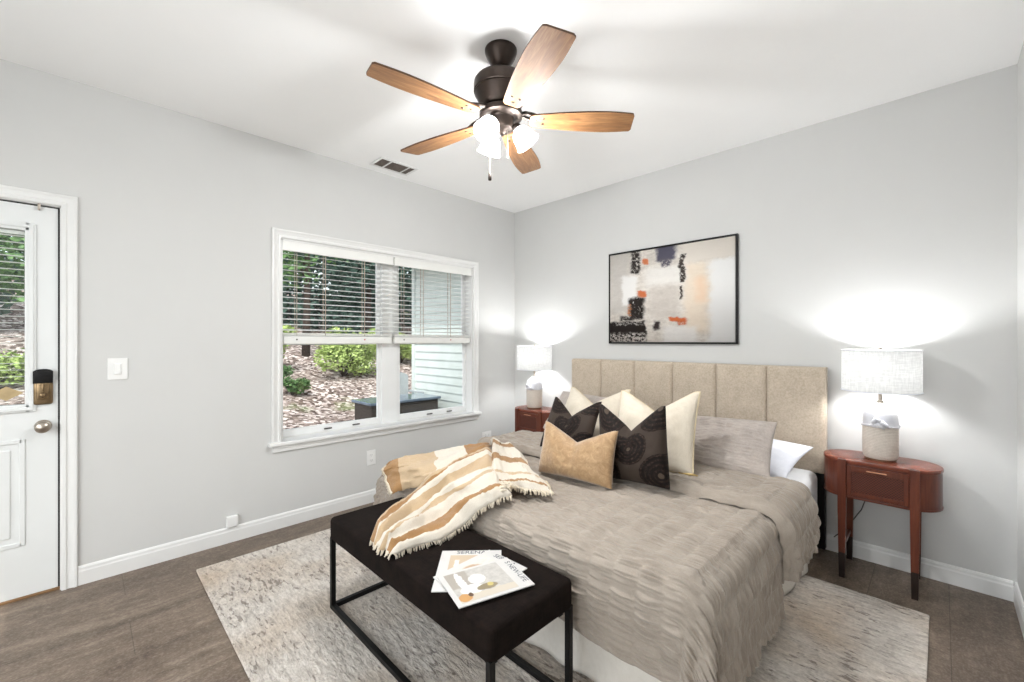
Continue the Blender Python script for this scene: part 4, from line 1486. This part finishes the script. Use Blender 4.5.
me = grid_mesh('canvas', P, uv)
cv = obj('canvas', me, canvas_mat(), t)
md = cv.modifiers.new('depth', 'SOLIDIFY'); md.thickness = .024; md.offset = -1

# ================================================================== BENCH
t = thing('bench', 'long dark brown upholstered bench with a black metal frame at the foot of the bed', 'bench', (1.782, -2.300, .012))
hx, hy = .592, .206
bm = bmesh.new()
box(bm, (-hx, -hy, .336), (hx, hy, .450), .020, 4)
ob('seat_cushion', bm, M['benchfab'], t, autos=60)
s = .011
def bar(nm, a, b):
    bm = bmesh.new(); box(bm, a, b, .0015); ob(nm, bm, M['black'], t)
fx, fy = hx - .013, hy - .013
for sx in (-1, 1):
    for sy in (-1, 1):
        bar('leg', (sx * fx - s, sy * fy - s, 0), (sx * fx + s, sy * fy + s, .352))
for sy in (-1, 1):
    bar('floor_rail', (-fx + s, sy * fy - s, 0), (fx - s, sy * fy + s, 2 * s))
    bar('seat_rail', (-fx + s, sy * (fy - .03) - s, .318), (fx - s, sy * (fy - .03) + s, .338))
for sx in (-1, 1):
    bar('floor_rail', (sx * fx - s, -fy + s, 0), (sx * fx + s, fy - s, 2 * s))
    bar('seat_rail', (sx * (fx - .03) - s, -fy + s, .318), (sx * (fx - .03) + s, fy - s, .338))

# ================================================================== MAGAZINES
def text_mesh(body, size, name, mat, parent, mtx, xs=1.0):
    cu = bpy.data.curves.new(name, 'FONT')
    cu.body = body
    cu.size = size
    cu.align_x = 'CENTER'; cu.align_y = 'CENTER'
    cu.offset = size * .006
    tmp = bpy.data.objects.new(name + '_tmp', cu)
    C.objects.link(tmp)
    bpy.context.view_layer.update()
    me = bpy.data.meshes.new_from_object(tmp.evaluated_get(bpy.context.evaluated_depsgraph_get()))
    bpy.data.objects.remove(tmp)
    me.materials.clear()
    o = obj(name, me, mat, parent)
    o.matrix_local = mtx @ Matrix.Diagonal((xs, 1, 1, 1))
    return o
ink = simple('ink', (92, 96, 104), (80, 84, 92), 40, .6)
paper = simple('magazine_paper', (222, 220, 217), (217, 215, 212), 20, .35)
def photo_mat(name, items, bg):
    t = NT(name)
    t.pbr(.32, 0, .4)
    uv = t.coord('UV')
    n = t.noise(uv, 9, 5, .65)
    vm = t.new('ShaderNodeSeparateXYZ'); t.l.new(uv, vm.inputs[0])
    X = t.math('ADD', vm.outputs[0], t.math('MULTIPLY', t.math('SUBTRACT', n, .5), .07))
    Y = t.math('ADD', vm.outputs[1], t.math('MULTIPLY', t.math('SUBTRACT', t.noise(uv, 13, 4), .5), .07))
    c = t.ramp(n, [(.35, bg[0]), (.65, bg[1])])
    for (cx, cy, rx, ry, col) in items:
        dx = t.math('DIVIDE', t.math('SUBTRACT', X, cx), rx)
        dy = t.math('DIVIDE', t.math('SUBTRACT', Y, cy), ry)
        d = t.math('MAXIMUM', t.math('ABSOLUTE', dx), t.math('ABSOLUTE', dy)) if len(col) == 4 else t.math('SQRT', t.math('ADD', t.math('MULTIPLY', dx, dx), t.math('MULTIPLY', dy, dy)))
        m = t.ramp(d, [(.86, (1, 1, 1, 1)), (1.0, (0, 0, 0, 1))])
        c = t.mix(m, c, lin(col[:3]))
    t.color(c)
    return t.m
def magazine(label, cx, cy, z, ang, w, h, pm, title, tsize, box_, xs=1.0):
    t = thing('magazine', label, 'magazine', (cx, cy, z), math.radians(ang), 'magazines on the bench')
    bm = bmesh.new()
    box(bm, (-w / 2, -h / 2, 0), (w / 2, h / 2, .0042), .0008)
    pg = ob('pages', bm, paper, t)
    a, b, c, d = box_
    P = np.array([[[x, y, .0046] for x in (a * w, b * w)] for y in (c * h, d * h)])
    me = grid_mesh('cover_photo', P, np.array([[[0, 0], [1, 0]], [[0, 1], [1, 1]]], float))
    obj('cover_photo', me, pm, t)
    if title:
        text_mesh(title, tsize, 'cover_title', ink, t, Matrix.Translation((0, h * .437, .0046)), xs)
    return t
zb = .4628
pmA = photo_mat('interior_photo', [(.5, .45, .60, .62, (206, 186, 160, 1)), (.16, .5, .05, .34, (240, 236, 228, 1)), (.46, .52, .10, .10, (120, 92, 66)), (.56, .50, .10, .08, (226, 208, 182))], ((190, 160, 126), (214, 190, 158)))
magazine('magazine headed SERENA lying at the bottom of the pile on the bench', 2.063, -2.331, zb, 46.5, .242, .286, pmA, 'SERENA', .034, (-.34, .42, -.36, .36))
pmB = photo_mat('table_photo', [(.45, .5, .4, .3, (196, 168, 138)), (.6, .6, .2, .15, (150, 118, 90))], ((222, 214, 206), (236, 230, 222)))
magazine('middle magazine of the pile, square to the bench between the two others', 2.120, -2.322, zb + .0050, 1.5, .208, .282, pmB, 'SERENA', .032, (-.40, .40, -.42, .34))
def tr(items):
    return [(1 - it[1], it[0], it[3], it[2], it[4]) for it in items]
pmC = photo_mat('bowl_photo', tr([(.5, .10, .7, .10, (214, 204, 188, 1)), (.14, .74, .26, .30, (176, 168, 158, 1)), (.30, .34, .22, .16, (240, 238, 234)), (.20, .60, .07, .42, (236, 234, 231)),
                               (.55, .30, .20, .10, (150, 136, 108)), (.62, .34, .06, .06, (206, 190, 120)), (.48, .62, .16, .18, (238, 236, 232)), (.10, .14, .12, .13, (206, 156, 98)), (.21, .19, .05, .07, (96, 74, 58))]),
                ((188, 184, 178), (210, 206, 200)))
magazine('magazine headed NEW-LIFE with a still life photo, on top of the pile on the bench', 2.176, -2.350, zb + .0100, -16.5, .211, .284, pmC, 'S NEW-LIFE', .030, (-.44, .44, -.44, .30))

# ================================================================== THROW BLANKET
NETA = [[(0.974, -2.081, 0.568), (1.04, -1.993, 0.6), (1.064, -1.844, 0.6), (1.085, -1.691, 0.6), (1.097, -1.534, 0.6), (1.084, -1.352, 0.6)],
        [(0.971, -2.093, 0.546), (1.144, -2.061, 0.588), (1.209, -1.942, 0.6), (1.214, -1.787, 0.599), (1.222, -1.621, 0.6), (1.192, -1.44, 0.6)],
        [(1.02, -2.106, 0.501), (1.195, -2.092, 0.549), (1.356, -2.053, 0.594), (1.362, -1.897, 0.6), (1.334, -1.698, 0.6), (1.294, -1.515, 0.6)],
        [(1.172, -2.147, 0.468), (1.26, -2.106, 0.502), (1.421, -2.084, 0.563), (1.497, -2.011, 0.6), (1.442, -1.818, 0.6), (1.379, -1.592, 0.599)]]
NETB = [[(1.303, -1.506, 0.6), (1.399, -1.753, 0.6), (1.471, -1.966, 0.6), (1.462, -2.088, 0.558), (1.331, -2.112, 0.467), (1.436, -2.302, 0.468), (1.586, -2.477, 0.467)],
        [(1.42, -1.613, 0.6), (1.473, -1.814, 0.6), (1.549, -2.025, 0.599), (1.493, -2.097, 0.537), (1.447, -2.185, 0.467), (1.555, -2.369, 0.467), (1.648, -2.505, 0.468)],
        [(1.573, -1.739, 0.6), (1.613, -1.918, 0.6), (1.631, -2.075, 0.576), (1.51, -2.108, 0.483), (1.545, -2.258, 0.467), (1.625, -2.398, 0.467), (1.681, -2.508, 0.468)],
        [(1.686, -1.822, 0.6), (1.712, -1.989, 0.6), (1.672, -2.088, 0.556), (1.567, -2.136, 0.467), (1.632, -2.291, 0.467), (1.687, -2.415, 0.467), (1.718, -2.506, 0.467)],
        [(1.802, -1.898, 0.6), (1.812, -2.038, 0.599), (1.735, -2.095, 0.542), (1.652, -2.15, 0.467), (1.712, -2.311, 0.467), (1.744, -2.42, 0.467), (1.75, -2.496, 0.467)],
        [(1.916, -1.956, 0.6), (1.903, -2.058, 0.591), (1.837, -2.095, 0.543), (1.781, -2.143, 0.467), (1.814, -2.288, 0.467), (1.789, -2.4, 0.468), (1.781, -2.487, 0.467)]]
NETC = [[(1.027, -1.282, 0.6), (1.08, -1.271, 0.6), (1.174, -1.302, 0.6), (1.281, -1.35, 0.6)],
        [(1.308, -1.536, 0.6), (1.352, -1.491, 0.6), (1.45, -1.49, 0.6), (1.576, -1.516, 0.6)],
        [(1.497, -1.708, 0.6), (1.519, -1.633, 0.6), (1.644, -1.644, 0.6), (1.759, -1.653, 0.6)],
        [(1.656, -1.852, 0.6), (1.676, -1.761, 0.6), (1.795, -1.755, 0.599), (1.882, -1.713, 0.6)],
        [(1.75, -1.93, 0.6), (1.771, -1.847, 0.6), (1.902, -1.838, 0.6), (1.977, -1.763, 0.6)],
        [(1.818, -1.979, 0.599), (1.83, -1.89, 0.6), (1.958, -1.878, 0.6), (2.039, -1.814, 0.6)]]
def upsample(net, fu, fv):
    N = np.array(net)
    def cr(Q, f):                       # Catmull-Rom along axis 0
        n = len(Q)
        E = np.concatenate([[2 * Q[0] - Q[1]], Q, [2 * Q[-1] - Q[-2]]])
        out = []
        for i in range(n - 1):
            p0, p1, p2, p3 = E[i], E[i + 1], E[i + 2], E[i + 3]
            for t in np.linspace(0, 1, f, endpoint=False):
                out.append(.5 * (2 * p1 + (p2 - p0) * t + (2 * p0 - 5 * p1 + 4 * p2 - p3) * t * t + (3 * p1 - p0 - 3 * p2 + p3) * t ** 3))
        out.append(Q[-1])
        return np.array(out)
    A = cr(N, fv)
    A = np.transpose(cr(np.transpose(A, (1, 0, 2)), fu), (1, 0, 2))
    nv, nu = A.shape[:2]
    u, v = np.meshgrid(np.linspace(0, 1, nu), np.linspace(0, 1, nv))
    return A, u, v
def stripe_mat(name, axis, stops):
    t = NT(name)
    t.pbr(.9, 0, .12, .2)
    uv = t.coord('UV')
    s = t.new('ShaderNodeSeparateXYZ'); t.l.new(uv, s.inputs[0])
    n = t.noise(uv, 6, 3)
    f = t.math('ADD', s.outputs[axis], t.math('MULTIPLY', t.math('SUBTRACT', n, .5), .02))
    nd = t.new('ShaderNodeValToRGB'); nd.color_ramp.interpolation = 'CONSTANT'
    e = nd.color_ramp.elements
    while len(e) < len(stops): e.new(.5)
    for k, (p, c) in enumerate(stops):
        e[k].position = p; e[k].color = lin(c)
    t.l.new(f, nd.inputs[0])
    ob_ = t.coord('Object', (1, 1, 1))
    w = t.noise(ob_, 260, 3, .7)
    t.color(t.mix(.35, nd.outputs[0], t.ramp(w, [(.3, (200, 192, 182)), (.65, (255, 255, 255))]), 'MULTIPLY'))
    t.bump(w, .6, .004)
    return t.m
DT, LT, CR = (170, 131, 88), (204, 179, 146), (229, 221, 207)
mA = stripe_mat('blanket_blocks', 0, [(0, DT), (.14, LT), (.47, CR), (.74, DT)])
mB = stripe_mat('blanket_stripes', 1, [(0, LT), (.10, DT), (.16, CR), (.24, LT), (.37, CR), (.58, LT), (.66, CR), (.79, DT), (.93, CR)])
mC = stripe_mat('blanket_end_stripes', 1, [(0, CR), (.08, DT), (.14, CR), (.32, DT), (.42, CR), (.63, LT), (.68, CR), (.86, DT), (.94, CR)])
blk = thing('throw_blanket', 'cream and tan striped throw blanket draped from the bed onto the bench', 'blanket', (1.45, -2.0, .60))
off = Vector((1.45, -2.0, .60))
surf = {}
for nm, net, m_, fu, fv, kind in (('blanket_back_fold', NETA, mA, 12, 14, 0), ('blanket_panel', NETB, mB, 14, 12, 1), ('blanket_end', NETC, mC, 16, 10, 2)):
    A, u, v = upsample(net, fu, fv)
    ed = np.minimum(1, np.minimum(np.minimum(u, 1 - u), np.minimum(v, 1 - v)) / .06)
    z = .010 + .016 * ed
    if kind == 0:
        z += ed * (.008 * (1 + np.sin(v * 13 + 3 * u + vnoise(u * 3, v * 3, 77))) * (.5 + u) + .006 * vnoise(u * 9, v * 5, 3)) + .006
    elif kind == 1:
        z += ed * (.017 * (1 + np.sin(v * 14 - 2.5 * u + 1.6 * vnoise(u * 3, v * 2, 7))) + .007 * (1 + np.sin(v * 37 + 4 * u + 2.5 * vnoise(u * 4, v * 3, 17))) + .008 * vnoise(u * 8, v * 7, 5)) + .034 * np.exp(-((v - .07) / .05) ** 2) * ed + .004
    else:
        z += ed * (.012 * (1 + np.sin(u * 9 + 2.2 * v)) + .006 * vnoise(u * 7, v * 7, 9)) + .012
    z += .0035 * vnoise(u * 70, v * 30, 12)
    A = A.copy(); A[..., 2] += z
    A[..., :2] += .011 * np.stack([vnoise(u * 10, v * 10, 41), vnoise(u * 10, v * 10, 43)], -1)
    surf[kind] = A
    me = grid_mesh(nm, A - np.array(off), np.stack([u, v], -1))
    o = obj(nm, me, m_, blk)
    md = o.modifiers.new('thickness', 'SOLIDIFY'); md.thickness = .006; md.offset = 1
r = random.Random(5)
def fringe(line, outward, L, step):
    bm = bmesh.new()
    line = [Vector(p) for p in line]
    acc = 0
    for i in range(1, len(line)):
        d = line[i] - line[i - 1]
        acc += d.length
        if acc >= step:
            acc = 0
            o_ = Vector(outward[i]).normalized()
            t_ = d.normalized()
            a = r.uniform(-.5, .5)
            dr = (o_ + t_ * a).normalized()
            l = L * r.uniform(.7, 1.25)
            p = line[i] - o_ * .004 - off
            tube(bm, [p + Vector((0, 0, .002)), p + dr * l * .5 + Vector((0, 0, .003)), p + dr * l + Vector((0, 0, -.004))], [.0036, .0034, .0024], 5)
    return bm
def dense(arr, k=6):
    out = []
    for a, b in zip(arr[:-1], arr[1:]):
        for t in np.linspace(0, 1, k, endpoint=False): out.append(a + (b - a) * t)
    out.append(arr[-1])
    return np.array(out)
for kind, edge in ((0, 'u0'), (1, 'v1'), (1, 'u1'), (2, 'v1'), (2, 'u1')):
    A = surf[kind]
    if edge == 'u0': e, inn = A[:, 0], A[:, 2]
    elif edge == 'u1': e, inn = A[:, -1], A[:, -3]
    elif edge == 'v1': e, inn = A[-1], A[-3]
    e2, i2 = dense(e), dense(inn)
    ob('fringe', fringe(e2, e2 - i2, .020, .0065), M['tassel'], blk, smooth=True)
# knotted bunch of tassels where the panel and the folded end meet
bm = bmesh.new()
for k in range(46):
    a = r.uniform(0, 2 * PI); q = r.uniform(0, .055)
    p = Vector((1.865 + q * math.cos(a), -1.965 + q * math.sin(a), .628 + r.uniform(0, .016))) - off
    d = Vector((r.uniform(-1, 1), r.uniform(-1, 1), r.uniform(-.2, .45))).normalized()
    tube(bm, [p, p + d * .018 + Vector((0, 0, .006)), p + d * .036], [.0048, .0046, .003], 5)
ob('fringe', bm, M['tassel'], blk, smooth=True)
